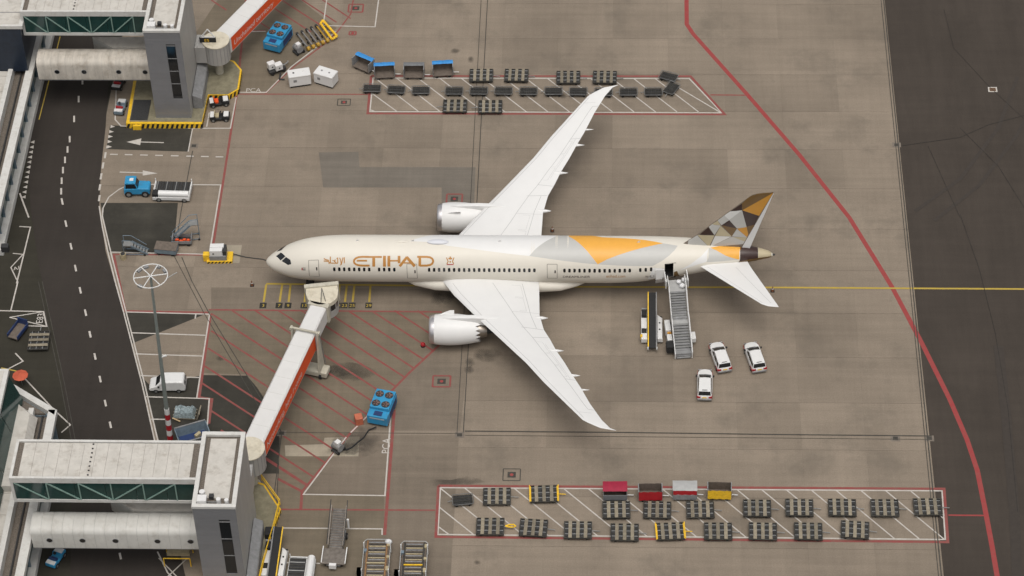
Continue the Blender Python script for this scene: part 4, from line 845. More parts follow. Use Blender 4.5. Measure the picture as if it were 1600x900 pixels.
# --- rotundas and jet bridges
def jet_bridge(c, ang, L_, z0, z1, label, writing, cab):
    """column, drum and telescopic tube; local +x runs along the tube"""
    t = thing('jet_bridge', label, 'jet bridge', (c[0], c[1], 0), ang)
    MB().cyl((0,0,0),(0,0,z0-0.25), 0.55, n=20).build('column', M['beigebox'], t, smooth=True); MB().cyl((0,0,0),(0,0,0.35), 0.85, n=20).build('column_foot', M['beigebox'], t, smooth=True)
    dr = MB().cyl((0,0,z0-0.3),(0,0,z0+2.65), 1.75, n=40).build('rotunda', M['clad2'], t, smooth=True); MB().cyl((0,0,z0+2.65),(0,0,z0+2.78), 1.82, n=40).build('rotunda_roof', M['tanroof'], dr)
    for k in range(20): a = 2*math.pi*k/20; MB().bar((1.765*math.cos(a),1.765*math.sin(a),z0-0.25),(1.765*math.cos(a),1.765*math.sin(a),z0+2.6), 0.03).build('drum_rib', M['cgrey'], dr)
    sl = (z1-z0)/L_
    def seg_(xa, xb, wd, h, zo, m, name):
        R1 = [[(x, y, z0+sl*x+zo+z) for y, z in ((-wd/2,0),(wd/2,0),(wd/2,h-0.18),(wd/2-0.18,h),(-wd/2+0.18,h),(-wd/2,h-0.18))] for x in (xa, xb)]
        return MB().loft(R1).build(name, m, t, bev=0.03)
    lim = L_*0.80
    A = seg_(1.2, lim, 2.45, 2.62, 0.0, M['tube'], 'outer_tube'); B = seg_(lim+0.003, L_, 2.1, 2.35, 0.12, M['tube'], 'inner_tube')
    for k in range(1, 7): x = 1.2+(lim-1.2)*k/7; MB().box(x-0.02, x+0.02, -1.05, 1.05, z0+sl*x+2.60, z0+sl*x+2.632).build('roof_seam', M['roofedge'], A)
    # banner with writing along the right-hand wall
    bx0, bx1, yb = 1.7, lim-0.25, -1.245
    MB().add([(bx0,yb,z0+sl*bx0+0.12),(bx1,yb,z0+sl*bx1+0.12),(bx1,yb,z0+sl*bx1+2.38),(bx0,yb,z0+sl*bx0+2.38)], [(0,1,2,3)]).build('banner', M['orangered'], A)
    vs, fs = text_mesh(writing, 1.15, italic=True); wd = max(v[0] for v in vs); k = min(1.0, (bx1-bx0)*0.86/wd)
    MB().add([(bx0+0.4+v[0]*k, yb-0.012, z0+sl*(bx0+v[0]*k)+0.75+v[1]*1.0) for v in vs], fs).build('banner_lettering', M['white'], A)
    if cab:
        # drive column: portal frame, slanting legs, wheel bogie
        xg = L_*0.79; zg = z0+sl*xg
        dc = MB().bar((xg,-1.75,zg+2.95),(xg,1.75,zg+2.95), 0.22).build('portal_beam', M['beigebox'], t)
        for s in (-1, 1):
            MB().hexa([(xg-0.75,s*1.62-0.14,1.0),(xg+0.75,s*1.62-0.14,1.0),(xg+0.75,s*1.62+0.14,1.0),(xg-0.75,s*1.62+0.14,1.0)], [(xg-0.18,s*1.62-0.1,zg+3.0),(xg+0.18,s*1.62-0.1,zg+3.0),(xg+0.18,s*1.62+0.1,zg+3.0),(xg-0.18,s*1.62+0.1,zg+3.0)]).build('lift_leg', M['beigebox'], dc)
            MB().bar((xg+0.1,s*1.75,zg+2.9),(xg+1.0,s*1.78,1.1), 0.10).build('strut', M['steel'], dc)
            MB().cyl((xg-0.25,s*1.75,zg+2.95),(xg+0.25,s*1.75,zg+2.95), 0.16, n=10).build('pulley', M['beigebox'], dc)
        bg_ = MB().box(xg-0.75, xg+0.75, -2.5, 2.5, 0.35, 1.15).build('bogie', M['beigebox'], t, bev=0.12)
        for s in (-1.7, 1.7):
            for d in (-0.5, 0.5): wheel(bg_, (xg+d, s, 0.45), 0.45, 0.3, 'y')
        # cab: rounded drum turned to the aircraft, glazed band, canopy bar
        cx = L_+1.2; rot = R_(99)-ang   # cab faces +Y of the world
        ca, sa = math.cos(rot), math.sin(rot)
        T = lambda x, y, z: (cx+x*ca-y*sa, x*sa+y*ca, z)
        zc = z1+0.05
        prof = [(1.7,1.85),(0.6,1.9)]+[(0.3-1.75*math.sin(a)*1.0, 1.85*math.cos(a)) for a in [0.25*k for k in range(1,12)]]+[(0.6,-1.9),(1.7,-1.85)]
        cabo = MB().loft([[T(x, y, z) for x, y in prof] for z in (zc-0.15, zc+0.95)]).build('cab', M['clad2'], t, smooth=50)
        MB().loft([[T(x*0.985, y*0.985, z) for x, y in prof] for z in (zc+0.95, zc+1.9)]).build('cab_window', M['dglass'], cabo, smooth=50)
        for k in range(3, 12, 2): x, y = prof[k]; MB().bar(T(x, y, zc+0.95), T(x, y, zc+1.9), 0.09).build('window_bar', M['clad2'], cabo)
        MB().loft([[T(x*1.03, y*1.03, z) for x, y in prof] for z in (zc+1.9, zc+2.55)]).build('cab_roof', M['tanroof'], cabo, smooth=50, bev=0.05)
        MB().hexa([T(1.5,-2.1,zc-0.1),T(2.15,-2.1,zc-0.1),T(2.15,2.1,zc-0.1),T(1.5,2.1,zc-0.1)], [T(1.5,-2.1,zc+2.75),T(2.0,-2.1,zc+2.85),T(2.0,2.1,zc+2.85),T(1.5,2.1,zc+2.75)]).build('canopy', M['beigebox'], cabo, bev=0.06)
        MB().hexa([T(2.16,-1.7,zc-0.2),T(2.5,-1.7,zc-0.2),T(2.5,1.7,zc-0.2),T(2.16,1.7,zc-0.2)], [T(2.16,-1.7,zc+2.4),T(2.4,-1.7,zc+2.4),T(2.4,1.7,zc+2.4),T(2.16,1.7,zc+2.4)]).build('bellows', M['black'], cabo)
        MB().pipe([T(-1.2,0.3,zc+2.56), T(0.6,0.0,zc+3.3), T(-1.0,-0.3,zc+2.56)], 0.04).build('roof_bracket', M['dark'], cabo)
        MB().hexa([(L_-0.5,-1.3,zc-0.1),(L_+0.1,-1.3,zc-0.1),(L_+0.1,1.3,zc-0.1),(L_-0.5,1.3,zc-0.1)], [(L_-0.5,-1.3,zc+2.55),(L_+0.1,-1.3,zc+2.55),(L_+0.1,1.3,zc+2.55),(L_-0.5,1.3,zc+2.55)]).build('end_frame', M['beigebox'], t, bev=0.04)
    return t
jb1 = jet_bridge((-10.3,39.6), math.atan2(6.8,3.85), 22.0, 3.75, 4.6, 'white jet bridge whose orange banner reads Unchained territory', 'Unchained territory', False)
jb2 = jet_bridge((1.35,-33.0), math.atan2(22.0,6.0), 23.8, 3.75, 4.5, 'white jet bridge whose orange banner reads Networking here I come', 'Networking, here I come', True)
# corridor links from tower to drum, sign on the far one
for (x0,x1,y0,y1,z,lb) in ((-13.05,-11.6,38.3,41.0,3.6,'far'),(-1.0,2.0,-38.1,-35.2,3.6,'near')):
    o = MB().box(x0-(x0+x1)/2, x1-(x0+x1)/2, y0-(y0+y1)/2, y1-(y0+y1)/2, 0, 2.7).build('corridor_link', M['clad2'], None, bev=0.04, loc=((x0+x1)/2,(y0+y1)/2,z)); tag(o, 'short grey corridor joining the %s stair tower to its rotunda' % lb, 'corridor')
sg = thing('stand_sign', 'black stand sign with yellow E5 on a white triangular frame over the rotunda', 'sign', (-11.3,39.2,6.55)); MB().box(-1.1,1.1,-0.12,0.12,0.0,0.75).build('sign_board', M['black'], sg)
vs, fs = text_mesh('E5', 0.7); MB().add([(-0.45+v[0],-0.14,0.12+v[1]) for v in vs], fs).build('sign_lettering', M['yellow'], sg)
for a, b in (((-0.9,0,0.78),(0.1,0.2,2.0)),((0.1,0.2,2.0),(1.0,0,0.78)),((-0.9,0,0.82),(1.0,0,0.82))): MB().bar(a, b, 0.12).build('frame_bar', M['white'], sg)
# --- pier along the road
def pier(x0, y0, y1, label, bays, far=True):
    t = thing('pier_building', label, 'building', (x0, (y0+y1)/2, 0)); oy = (y0+y1)/2
    bx = lambda name, a, b, c, d, e, f, m, p=t: MB().box(a, b, c-oy, d-oy, e, f).build(name, m, p)
    bx('parapet_beam', -0.75, 0.25, y0, y1, 5.6, 6.3, M['roofedge']); bx('gutter', -2.4, -0.75, y0, y1, 5.0, 5.3, M['gravel']); bx('inner_parapet', -3.0, -2.4, y0, y1, 5.0, 6.6, M['roofedge'])
    rf = bx('roof', -24, -3.0, y0, y1, 5.7, 6.1, M['gravel'])
    n = bays
    for k in range(n):
        a, b = y0+(y1-y0)*k/n, y0+(y1-y0)*(k+1)/n
        for j in range(3): bx('roof_panel', -3.0-3.2*(j+1)+0.03, -3.0-3.2*j-0.03, a+0.03, b-0.03, 6.1, 6.16, M['roof'], rf)
        bx('glass_pane', -0.9, -0.86, a+0.05, b-0.05, 0.9, 5.0, M['gglass']); bx('mullion', -0.95, -0.6, b-0.07, b+0.07, 0.5, 5.6, M['bluegrey'])
    bx('base_wall', -1.0, 0.0, y0, y1, 0.0, 0.9, M['roofedge']); bx('back_wall', -24, -1.0, y0, y1, 0.0, 5.0, M['dark'])
    MB().pipe([(-1.5,y0-oy,5.45),(-1.5,y1-oy,5.45)], 0.12).build('gutter_pipe', M['dark'], t)
    return t
pier(-34.2, 5.0, 60.0, 'long low pier with pale panel roof and glass wall beside the curved road', 18)
pier(-22.0, -62.0, -27.0, 'low pier wing with glass wall beside the near footbridge', 11)
# dark blue facade block behind the far footbridge, and the upper storey of the near pier
def block(name, label, cat, x0, x1, y0, y1, z0, z1, m, glass_east=False):
    t = thing(name, label, cat, ((x0+x1)/2, (y0+y1)/2, z0)); ox, oy = t.location.x, t.location.y
    MB().box(x0-ox, x1-ox, y0-oy, y1-oy, 0, z1-z0).build('wall', m, t)
    MB().box(x0-ox-0.1, x1-ox+0.35, y0-oy-0.1, y1-oy+0.1, z1-z0, z1-z0+0.5).build('roof_edge', M['roofedge'], t); rf = MB().box(x0-ox+0.3, x1-ox-0.2, y0-oy+0.3, y1-oy-0.3, z1-z0+0.5, z1-z0+0.55).build('roof', M['roof'], t)
    for k in range(5): y = y0-oy+(y1-y0)*(k+0.5)/5; MB().box(x0-ox+0.3, x1-ox-0.2, y-0.05, y+0.05, z1-z0+0.55, z1-z0+0.6).build('roof_seam', M['cgrey'], rf)
    if glass_east:
        n = 6
        for k in range(n): a, b = y0-oy+(y1-y0)*k/n, y0-oy+(y1-y0)*(k+1)/n; MB().add([(x1-ox+1.25,a+0.05,0.2),(x1-ox+1.25,b-0.05,0.2),(x1-ox+0.06,b-0.05,z1-z0-0.1),(x1-ox+0.06,a+0.05,z1-z0-0.1)], [(0,1,2,3)]).build('glass_pane', M['gglass'], t)
    return t
block('pier_upper_storey', 'dark blue clad upper storey at the end of the far footbridge', 'building', -50, -34.6, 33.5, 60.0, 6.2, 13.5, mat('navy_facade', (0.012, 0.02, 0.035), 0.35, var=0.2))
block('pier_upper_storey', 'upper storey with sloping green glass wall above the near pier wing', 'building', -46, -27.2, -62.0, -25.5, 6.2, 11.0, mat('teal_facade', (0.03, 0.09, 0.085), 0.3, var=0.2), True)
# angled end of the near pier with a white faceted canopy roof
pe = thing('pier_corner', 'angled pier corner with white parapet where the road bends', 'building', (-25.5,-23.5,0))
MB().prism([(-8,4.5),(3.2,-3.55),(3.2,-3.8),(-8,-3.8)], 0.0, 5.6).build('wall', M['bluegrey'], pe); MB().loft([[(-8.2,4.9,z),(3.55,-3.4,z),(3.55,-4.3,z),(-8.2,4.0,z)] for z in (5.6,6.3)]).build('parapet_beam', M['roofedge'], pe)
MB().prism([(-8,3.6),(2.4,-3.75),(-8,-3.78)], 5.6, 5.9).build('roof', M['gravel'], pe)
cn = MB(); cn.add([(-1.2,-2.2,6.0),(1.6,-4.6,6.0),(1.6,-16,6.0),(-1.2,-16,6.0),(-0.9,-3.2,7.1),(0.9,-4.9,7.1),(0.9,-16,7.1),(-0.9,-16,7.1)], [(0,1,5,4),(1,2,6,5),(4,5,6,7),(0,4,7,3),(2,3,7,6)])
cno = cn.build('canopy_roof', M['roof'], None, loc=(-25.5,-23.5,0)); tag(cno, 'white faceted canopy roof between green glass and dark gutter on the pier', 'roof')

for (x0,x1,y0,y1,zb,zt,lb) in ((-13.5,-2.6,-43.6,-41.4,5.3,7.9,'near'),(-26.5,-17.9,36.0,38.2,5.5,8.1,'far')):
    t = thing('side_corridor', 'short white corridor behind the rounded walkway at the %s stair tower' % lb, 'corridor', ((x0+x1)/2,(y0+y1)/2,zb)); hx, hy = (x1-x0)/2, (y1-y0)/2
    MB().prism([(-hx,hy),(-hx+3.0,-hy),(hx,-hy),(hx,hy)], 0, zt-zb).build('wall', M['walk'], t, bev=0.05); MB().prism([(-hx,hy),(-hx+3.0,-hy),(hx,-hy),(hx,hy)], zt-zb+0.004, zt-zb+0.1).build('roof', M['roof'], t)
# ================================================================== dollies and carts
def pallet_dolly(yellow=False, wood=M['wood']):
    t = thing('pallet_dolly', 'x', 'dolly')
    for s in (-1, 1):
        MB().box(-1.6, 1.6, s*1.2-0.06, s*1.2+0.06, 0.38, 0.54).build('side_beam', M['frame'], t)
        MB().box(s*1.55-0.06, s*1.55+0.06, -1.14, 1.14, 0.38, 0.53).build('end_beam', M['yellow'] if yellow else M['frame'], t)
        if yellow: MB().bar((s*1.66,-1.25,0.62),(s*1.66,1.25,0.62), 0.09).build('end_rail', M['yellow'], t)
    MB().box(-1.49, 1.49, -1.14, 1.14, 0.36, 0.42).build('deck', M['dark'], t)
    for k in range(6):
        y = -0.95+0.38*k; MB().cyl((-1.48,y,0.47),(1.48,y,0.47), 0.05, n=6).build('roller', M['steel'] if k % 2 else M['frame'], t)
    for x in (-0.88, 0.0, 0.88): MB().box(x-0.2, x+0.2, -1.2, 1.2, 0.545, 0.60).build('plank', wood, t)
    for x in (-1.05, 1.05):
        for y in (-0.95, 0.95): MB().cyl((x,y-0.1,0.2),(x,y+0.1,0.2), 0.2, n=10).build('wheel', M['black'], t)
    MB().bar((1.6,0,0.4),(2.5,0,0.3), 0.08).build('drawbar', M['yellow'] if yellow else M['steel'], t)
    return t
def small_dolly():
    t = thing('container_dolly', 'x', 'dolly')
    MB().box(-1.1, 1.1, -0.72, 0.72, 0.36, 0.44).build('deck', M['dark'], t)
    for k in range(9): x = -0.96+0.24*k; MB().cyl((x,-0.7,0.48),(x,0.7,0.48), 0.045, n=6).build('roller', M['frame'], t)
    for y in (-0.26, 0.26): MB().box(-1.08, 1.08, y-0.03, y+0.03, 0.44, 0.53).build('rail', M['frame'], t)
    pts = [(-1.05,-0.8),(1.05,-0.8),(1.2,-0.65),(1.2,0.65),(1.05,0.8),(-1.05,0.8),(-1.2,0.65),(-1.2,-0.65)]
    MB().pipe([(x,y,0.55) for x, y in pts+pts[:1]], 0.045).build('frame', mat('dull_tube', (0.16,0.16,0.155), 0.6, 0.3, var=0.25), t)
    for x in (-0.75, 0.75):
        for y in (-0.6, 0.6): MB().cyl((x,y-0.08,0.18),(x,y+0.08,0.18), 0.18, n=10).build('wheel', M['black'], t)
    MB().bar((-1.2,0,0.42),(-1.75,0,0.34), 0.07).build('drawbar', M['steel'], t)
    return t
def place(proto, px, py, rz, label, group, zdeck=0.55):
    o = proto if proto.get('label') == 'x' else copy_tree(proto)
    g = G(px, py, zdeck); o.location = (g.x, g.y, 0); o.rotation_euler.z = rz+random.uniform(-0.025, 0.025); o['label'] = label
    if group: o['group'] = group
    elif 'group' in o: del o['group']
    return o
ORD = ['first','second','third','fourth','fifth','sixth','seventh','eighth','ninth','tenth','eleventh','twelfth']
pd = pallet_dolly(); sdl = small_dolly(); pdy = pallet_dolly(True)
GT = 'dollies in the storage box by the far wing tip'; GB = 'dollies in the long near storage box'
for i, (a, b, r) in enumerate(((752,117,0.02),(807,117,0),(888,120,0),(945,120,0))): place(pd, a, b, r, '%s planked pallet dolly from the blue covered carts, straddling the red edge line' % ORD[i], GT)
for i, (a, b, r) in enumerate(((711,165,math.pi),(766,166,math.pi+0.03))): place(pd, a, b, r, ['planked pallet dolly on the white edge line, beside the drain slots', 'planked pallet dolly lying across the drain slots on the white edge line'][i], GT)
for i, (a, b, r) in enumerate(((581,137,0),(619,139,-0.06),(657.5,140,0.06),(709.5,141,0),(748,141,0),(786.6,141,0),(825.6,141.5,0),(865,141.5,0),(903.5,142,0),(943,143,0),(982,142.5,0),(1021,142.5,0))): place(sdl, a, b, r, '%s dark container dolly in the coupled row, counted from the blue carts end' % ORD[i], GT)
place(sdl, 1044.5, 118.5, R_(-22)+math.pi, 'dark container dolly turned across the corner of the far storage box', None); place(sdl, 1049, 137, R_(62), 'dark container dolly slewed between the row end and the corner one', None)
for i, (a, b, r) in enumerate(((963,796,0),(1027,796,0),(1094,795.5,0),(1183,793.5,0),(1249,792.5,0),(1316,792.5,0),(1382.5,793,0),(1449.5,791.5,0))): place(pd, a, b, r, ['planked pallet dolly right beside the crimson roofed cart', 'planked pallet dolly right beside the sagging red curtain cart', 'planked pallet dolly right beside the silver roofed cart'][i] if i < 3 else '%s planked pallet dolly past the yellow curtain cart in the inner row' % ORD[i-3], GB)
place(pd, 776.5, 775, 0.04, 'planked pallet dolly standing between the small dark dolly and the yellow railed one', None)
for i, (a, b, r) in enumerate(((766,822,0),(903,827.5,-0.01),(976,831,0),(1122,829.5,0),(1192,829.5,0),(1263,829.5,0),(1336,827,-0.06))): place(pd, a, b, r, ['planked pallet dolly hitched to the yellow hook ahead of the tilted one', 'planked pallet dolly between the tilted one and the next in the outer row', 'planked pallet dolly just before the worn yellow railed one'][i] if i < 3 else '%s planked pallet dolly past the worn yellow railed one in the outer row' % ORD[i-3], GB)
place(pd, 833.5, 824, -0.07, 'tilted planked pallet dolly coupled by a yellow towing hook', None)
place(pdy, 850, 771, 0.05, 'pallet dolly with yellow end rails beside the bare planked one', None); place(pdy, 1047.5, 829.5, 0.07, 'worn pallet dolly with yellow end rails in the outer near row', None)
place(sdl, 723, 780, 0.12, 'single small dark dolly in the corner of the near storage box', None)
place(pd, 60.5, 531, math.pi/2+0.05, 'planked pallet dolly parked alone beside the curved road', None)
def cart(roof, curtain, skirt, label, px, py, rz, openf=True, L_=2.7):
    t = thing('baggage_cart', label, 'cart'); g = G(px, py, 0.9); t.location = (g.x, g.y, 0); t.rotation_euler.z = rz
    MB().box(-L_/2, L_/2, -0.72, 0.72, 0.38, 0.5).build('floor', M['cartfloor'], t); MB().box(-L_/2, L_/2, 0.66, 0.72, 0.5, 1.75).build('back_wall', M['cartfloor'], t)
    for s in (-1, 1): MB().box(s*L_/2-0.05, s*L_/2+0.05, -0.7, 0.66, 0.5, 1.85).build('end_wall', M['cgrey'], t); MB().bar((s*L_/2,-0.72,0.5),(s*L_/2,-0.72,1.9), 0.07).build('post', M['steel'], t)
    ry0 = -0.75 if not openf else 0.05
    if roof: 
        MB().grid([[(-L_/2-0.06+(L_+0.12)*i/8, ry0+(0.8-ry0)*j/4, 1.9+0.10*math.sin(j*0.8)+random.uniform(-0.025,0.025)) for j in range(5)] for i in range(9)]).build('cover', roof, t, smooth=60)
    if curtain: MB().grid([[(-L_/2+L_*i/10, -0.76-0.04*math.sin(i*2.1)-0.05*j/3, 1.9-(1.4 if not skirt else 0.65)*j/3) for j in range(4)] for i in range(11)]).build('curtain', curtain, t, smooth=60)
    if skirt: MB().box(-L_/2, L_/2, -0.84, -0.74, 0.42, 1.24).build('side_panel', skirt, t)
    for x in (-0.85, 0.85):
        for y in (-0.55, 0.55): MB().cyl((x,y-0.08,0.2),(x,y+0.08,0.2), 0.2, n=10).build('wheel', M['black'], t)
    MB().bar((L_/2,0,0.42),(L_/2+0.8,0,0.36), 0.08).build('drawbar', M['white'], t)
    return t
cart(M['blue2'], None, None, 'open baggage cart with blue cover, slewed at the end of its row', 568, 100, R_(-32)); cart(M['blue2'], None, None, 'open baggage cart with torn blue cover beside the slewed one', 601, 112, 0.08)
cart(M['tarpgrey'], None, None, 'open baggage cart with grey cover between two blue ones', 647, 112, 0.0); cart(M['blue2'], None, None, 'open baggage cart with blue cover next to a planked dolly', 692, 109, 0.09)
cart(M['crimson'], None, M['tarpgrey'], 'baggage cart with crimson roof and grey side panel', 961, 769, 0.02, False); cart(None, M['red'], None, 'open topped baggage cart with sagging red side curtain', 1016, 770, 0.03)
cart(M['silver'], M['red'], M['cgrey'], 'baggage cart with silver roof, red curtain and grey skirt', 1070, 768, 0.0, False); cart(None, M['yellow'], None, 'open topped baggage cart with bright yellow side curtain', 1124, 768, -0.02)
t = thing('luggage_trolley', 'navy flat luggage trolley beside the planked dolly by the road', 'trolley', G(29,522), 1.2); MB().box(-1.3,1.3,-0.7,0.7,0.4,0.55).build('deck', M['cartfloor'], t); 
for s in (-1,1): MB().box(-1.3,1.3,s*0.7-0.05,s*0.7+0.05,0.5,1.0).build('side_board', M['navy'], t)
MB().box(1.25,1.35,-0.7,0.7,0.5,1.5).build('end_board', M['navy'], t)
for x in (-0.9,0.9):
    for y in (-0.55,0.55): MB().cyl((x,y-0.08,0.22),(x,y+0.08,0.22), 0.22, n=10).build('wheel', M['black'], t)
# ================================================================== road vehicles
def car(px, py, front, label, stripe=True):
    g0, g1 = G(*px), G(*py); ang = math.atan2(g1.y-g0.y, g1.x-g0.x); c = (g0+g1)/2
    t = thing('estate_car', label, 'car', (c.x, c.y, 0), ang, 'white service cars behind the stairs')
    half = [(-2.32,0.70),(-2.22,0.88),(-1.2,0.92),(1.1,0.92),(1.75,0.86),(2.08,0.70),(2.24,0.45),(2.30,0.15)]
    def outline(k, dx, z): return [(x*k+dx, y*k, z) for x, y in half]+[(x*k+dx, -y*k, z) for x, y in half[::-1]]
    MB().loft([outline(0.97,0,0.32), outline(1.0,0,0.5), outline(1.0,0,0.78), outline(0.965,-0.04,0.97), outline(0.93,-0.08,1.02)]).build('body', M['white'], t, smooth=35)
    cab = MB().loft([[(-2.18,-0.84,1.0),(1.28,-0.80,1.0),(1.36,0,1.0),(1.28,0.80,1.0),(-2.18,0.84,1.0)], [(-2.0,-0.72,1.64),(0.10,-0.68,1.66),(0.16,0,1.68),(0.10,0.68,1.66),(-2.0,0.72,1.64)]]).build('cabin', M['white'], t, bev=0.06)
    def pane(pts, name='window'): MB().add(pts, [(0,1,2,3)]).build(name, M['dglass'], cab)
    MB().add([(1.22,-0.74,1.07),(1.30,0,1.07),(1.22,0.74,1.07),(0.24,0.64,1.635),(0.30,0,1.655),(0.24,-0.64,1.635)], [(0,1,4,5),(1,2,3,4)]).build('windscreen', M['dglass'], cab); pane([(-2.20,-0.74,1.10),(-2.20,0.74,1.10),(-2.035,0.66,1.60),(-2.035,-0.66,1.60)], 'rear_window')
    for s in (-1, 1):
        for xa, xb in ((-0.15,0.75),(-1.1,-0.25),(-1.95,-1.2)): pane([(xa,s*0.845,1.06),(xb,s*0.835,1.06),(min(xb,0.12),s*0.735,1.55),(min(xa,0.0),s*0.745,1.55)])
        MB().box(-2.2,2.1,s*0.905-0.01,s*0.905+0.01,0.48,0.80).build('side_stripe', M['red'], t)
        MB().box(-2.335,-2.2,s*0.68-0.2,s*0.68+0.2,0.72,0.98).build('tail_light', M['red'], t); MB().box(2.18,2.30,s*0.62-0.2,s*0.62+0.2,0.66,0.84).build('headlight', M['lip'], t)
        MB().box(0.85,1.05,s*1.02-0.1,s*1.02+0.1,1.02,1.18).build('mirror', M['black'], t)
        for x in (-1.4, 1.4): wheel(t, (x, s*0.82, 0.32), 0.32, 0.22)
    MB().box(-2.36,-2.25,-0.85,0.85,0.36,0.58).build('bumper', M['cgrey'], t, bev=0.03); MB().box(-2.345,-2.30,-0.26,0.26,0.74,0.88).build('number_plate', M['yellow'], t)
    MB().bar((-1.9,-0.3,1.72),(-1.9,0.3,1.72), 0.05).build('spoiler', M['dark'], t)
    return t
car((1133,586),(1117,541),0,'white estate car with red side stripe, slanted next to a parallel one'); car((1187,586),(1171,541),0,'white estate car with red side stripe, outermost from the stairs')
car((1100.5,629),(1101.5,584),0,'white estate car with red tail standing square behind the slanted pair')
v = thing('delivery_van', 'small white delivery van parked in the bay by the light mast', 'van', G(263.5,606), math.pi+0.02)
MB().prism_y([(-2.15,0.35),(2.1,0.35),(2.24,0.55),(2.2,0.8),(1.95,1.0),(1.35,1.16),(0.75,1.76),(0.35,1.85),(-0.9,1.88),(-2.0,1.84),(-2.2,1.2),(-2.22,0.7)], -0.88, 0.88).build('body', M['white'], v, smooth=50, bev=0.17)
MB().add([(1.40,-0.74,1.14),(1.40,0.74,1.14),(0.83,0.66,1.75),(0.83,-0.66,1.75)], [(0,1,2,3)]).build('windscreen', M['dglass'], v)
for s in (-1,1):
    MB().add([(0.15,s*0.875,1.15),(1.1,s*0.875,1.15),(0.68,s*0.872,1.62),(0.15,s*0.872,1.65)], [(0,1,2,3)]).build('door_window', M['dglass'], v); MB().box(0.9,1.1,s*0.98-0.09,s*0.98+0.09,1.08,1.26).build('mirror', M['black'], v)
    MB().box(-2.19,-2.1,s*0.7-0.1,s*0.7+0.1,0.85,1.2).build('tail_light', M['red'], v); MB().add([(-2.21,s*0.1,1.2),(-2.21,s*0.75,1.2),(-2.15,s*0.72,1.65),(-2.15,s*0.1,1.65)], [(0,1,2,3)]).build('rear_window', M['dglass'], v)
    for x in (-1.35,1.4): wheel(v, (x, s*0.8, 0.31), 0.31, 0.22)
def tug(px, py, rz, m, label, seat=M['orangered']):
    t = thing('baggage_tug', label, 'tug', G(px, py), rz)
    MB().prism_y([(-1.3,0.3),(1.3,0.3),(1.35,0.75),(0.4,0.9),(0.3,0.55),(-0.5,0.55),(-0.6,0.85),(-1.3,0.8)], -0.62, 0.62).build('body', m, t, bev=0.07)
    MB().box(-0.6,-0.1,-0.4,0.4,0.56,0.78).build('seat', seat, t); MB().box(-0.68,-0.58,-0.4,0.4,0.8,1.25).build('seat_back', seat, t)
    MB().cyl((0.32,0.1,0.9),(0.15,0.1,1.15), 0.03, n=6).build('steering_column', M['dark'], t); MB().cyl((0.14,0.1,1.14),(0.10,0.1,1.18), 0.19, n=12).build('steering_wheel', M['black'], t)
    MB().box(-1.25,-0.75,-0.55,0.55,0.8,0.9).build('rear_deck', M['white'], t); MB().box(0.55,1.2,-0.5,0.5,0.86,0.95).build('bonnet', M['white'], t)
    for x in (-0.85,0.85):
        for s in (-1,1): wheel(t, (x, s*0.6, 0.3), 0.3, 0.2)
    return t
tug(343,163,0.2,M['black'],'black baggage tug with orange seat beside the striped island'); tug(344,186,0.05,M['black'],'black and white baggage tug with pale seat in the marked bay', M['coping'])
tug(189,172,1.45,M['bluegrey'],'blue grey baggage tug with red seat by the island kerb', M['red']); tug(186,134,1.4,M['dark'],'dark baggage tug with red seat in the shade of the rounded walkway', M['red']); tug(88,876,1.2,M['blue'],'blue baggage tug under the near rounded walkway', M['navy'])
# blue tow tractor
t = thing('tow_tractor', 'bright blue tow tractor with cab parked before the white transporter', 'tractor', G(215.5,301), 0.02)
MB().prism_y([(-1.65,0.4),(1.7,0.4),(1.75,1.1),(1.6,1.35),(0.2,1.42),(-1.6,1.3)], -0.82, 0.82).build('body', M['blue'], t, bev=0.1)
cb = MB().hexa([(-1.5,-0.78,1.35),(0.25,-0.78,1.35),(0.25,0.78,1.35),(-1.5,0.78,1.35)],[(-1.35,-0.7,2.2),(-0.05,-0.7,2.2),(-0.05,0.7,2.2),(-1.35,0.7,2.2)]).build('cab', M['blue'], t, bev=0.05)
MB().box(-1.4,0.02,-0.74,0.74,2.2,2.3).build('cab_roof', M['blue'], cb, bev=0.04); MB().box(-0.8,-0.3,-0.25,0.25,2.3,2.36).build('roof_hatch', M['white'], cb)
for s in (-1,1):
    MB().add([(-1.35,s*0.79,1.45),(0.1,s*0.79,1.45),(-0.1,s*0.725,2.1),(-1.28,s*0.725,2.1)], [(0,1,2,3)]).build('side_window', M['dglass'], cb)
    for x in (-1.05,1.1): wheel(t, (x, s*0.78, 0.48), 0.48, 0.32)
MB().add([(0.27,-0.68,1.45),(0.27,0.68,1.45),(0.0,0.62,2.12),(0.0,-0.62,2.12)], [(0,1,2,3)]).build('windscreen', M['dglass'], cb)
def transporter(loc, rz, label):
    t = thing('container_transporter', label, 'transporter', loc, rz)
    MB().box(-2.4,2.4,-1.5,1.5,0.35,0.85).build('chassis', M['white'], t, bev=0.05); MB().box(-2.2,2.2,-0.45,1.4,0.85,0.98).build('deck', M['dark'], t)
    for k in range(11): x = -2.0+0.4*k; MB().cyl((x,-0.4,1.02),(x,1.35,1.02), 0.06, n=8).build('roller', M['steel'] if k % 3 == 0 else M['frame'], t)
    MB().cyl((-1.6,-1.05,1.15),(2.3,-1.05,1.15), 0.42, n=20).build('engine_housing', M['white'], t, smooth=True); MB().box(-2.4,-1.65,-1.45,-0.5,0.85,1.3).build('driver_stand', M['black'], t)
    for x in (-2.35,2.35): MB().bar((x,-1.4,1.0),(x,1.45,1.0), 0.12).build('end_stop', M['white'], t); MB().bar((x,1.4,0.6),(x,1.4,1.5), 0.1).build('corner_post', M['white'], t)
    for x in (-1.6,1.7):
        for s in (-1,1): wheel(t, (x, s*1.35, 0.36), 0.36, 0.3)
    return t
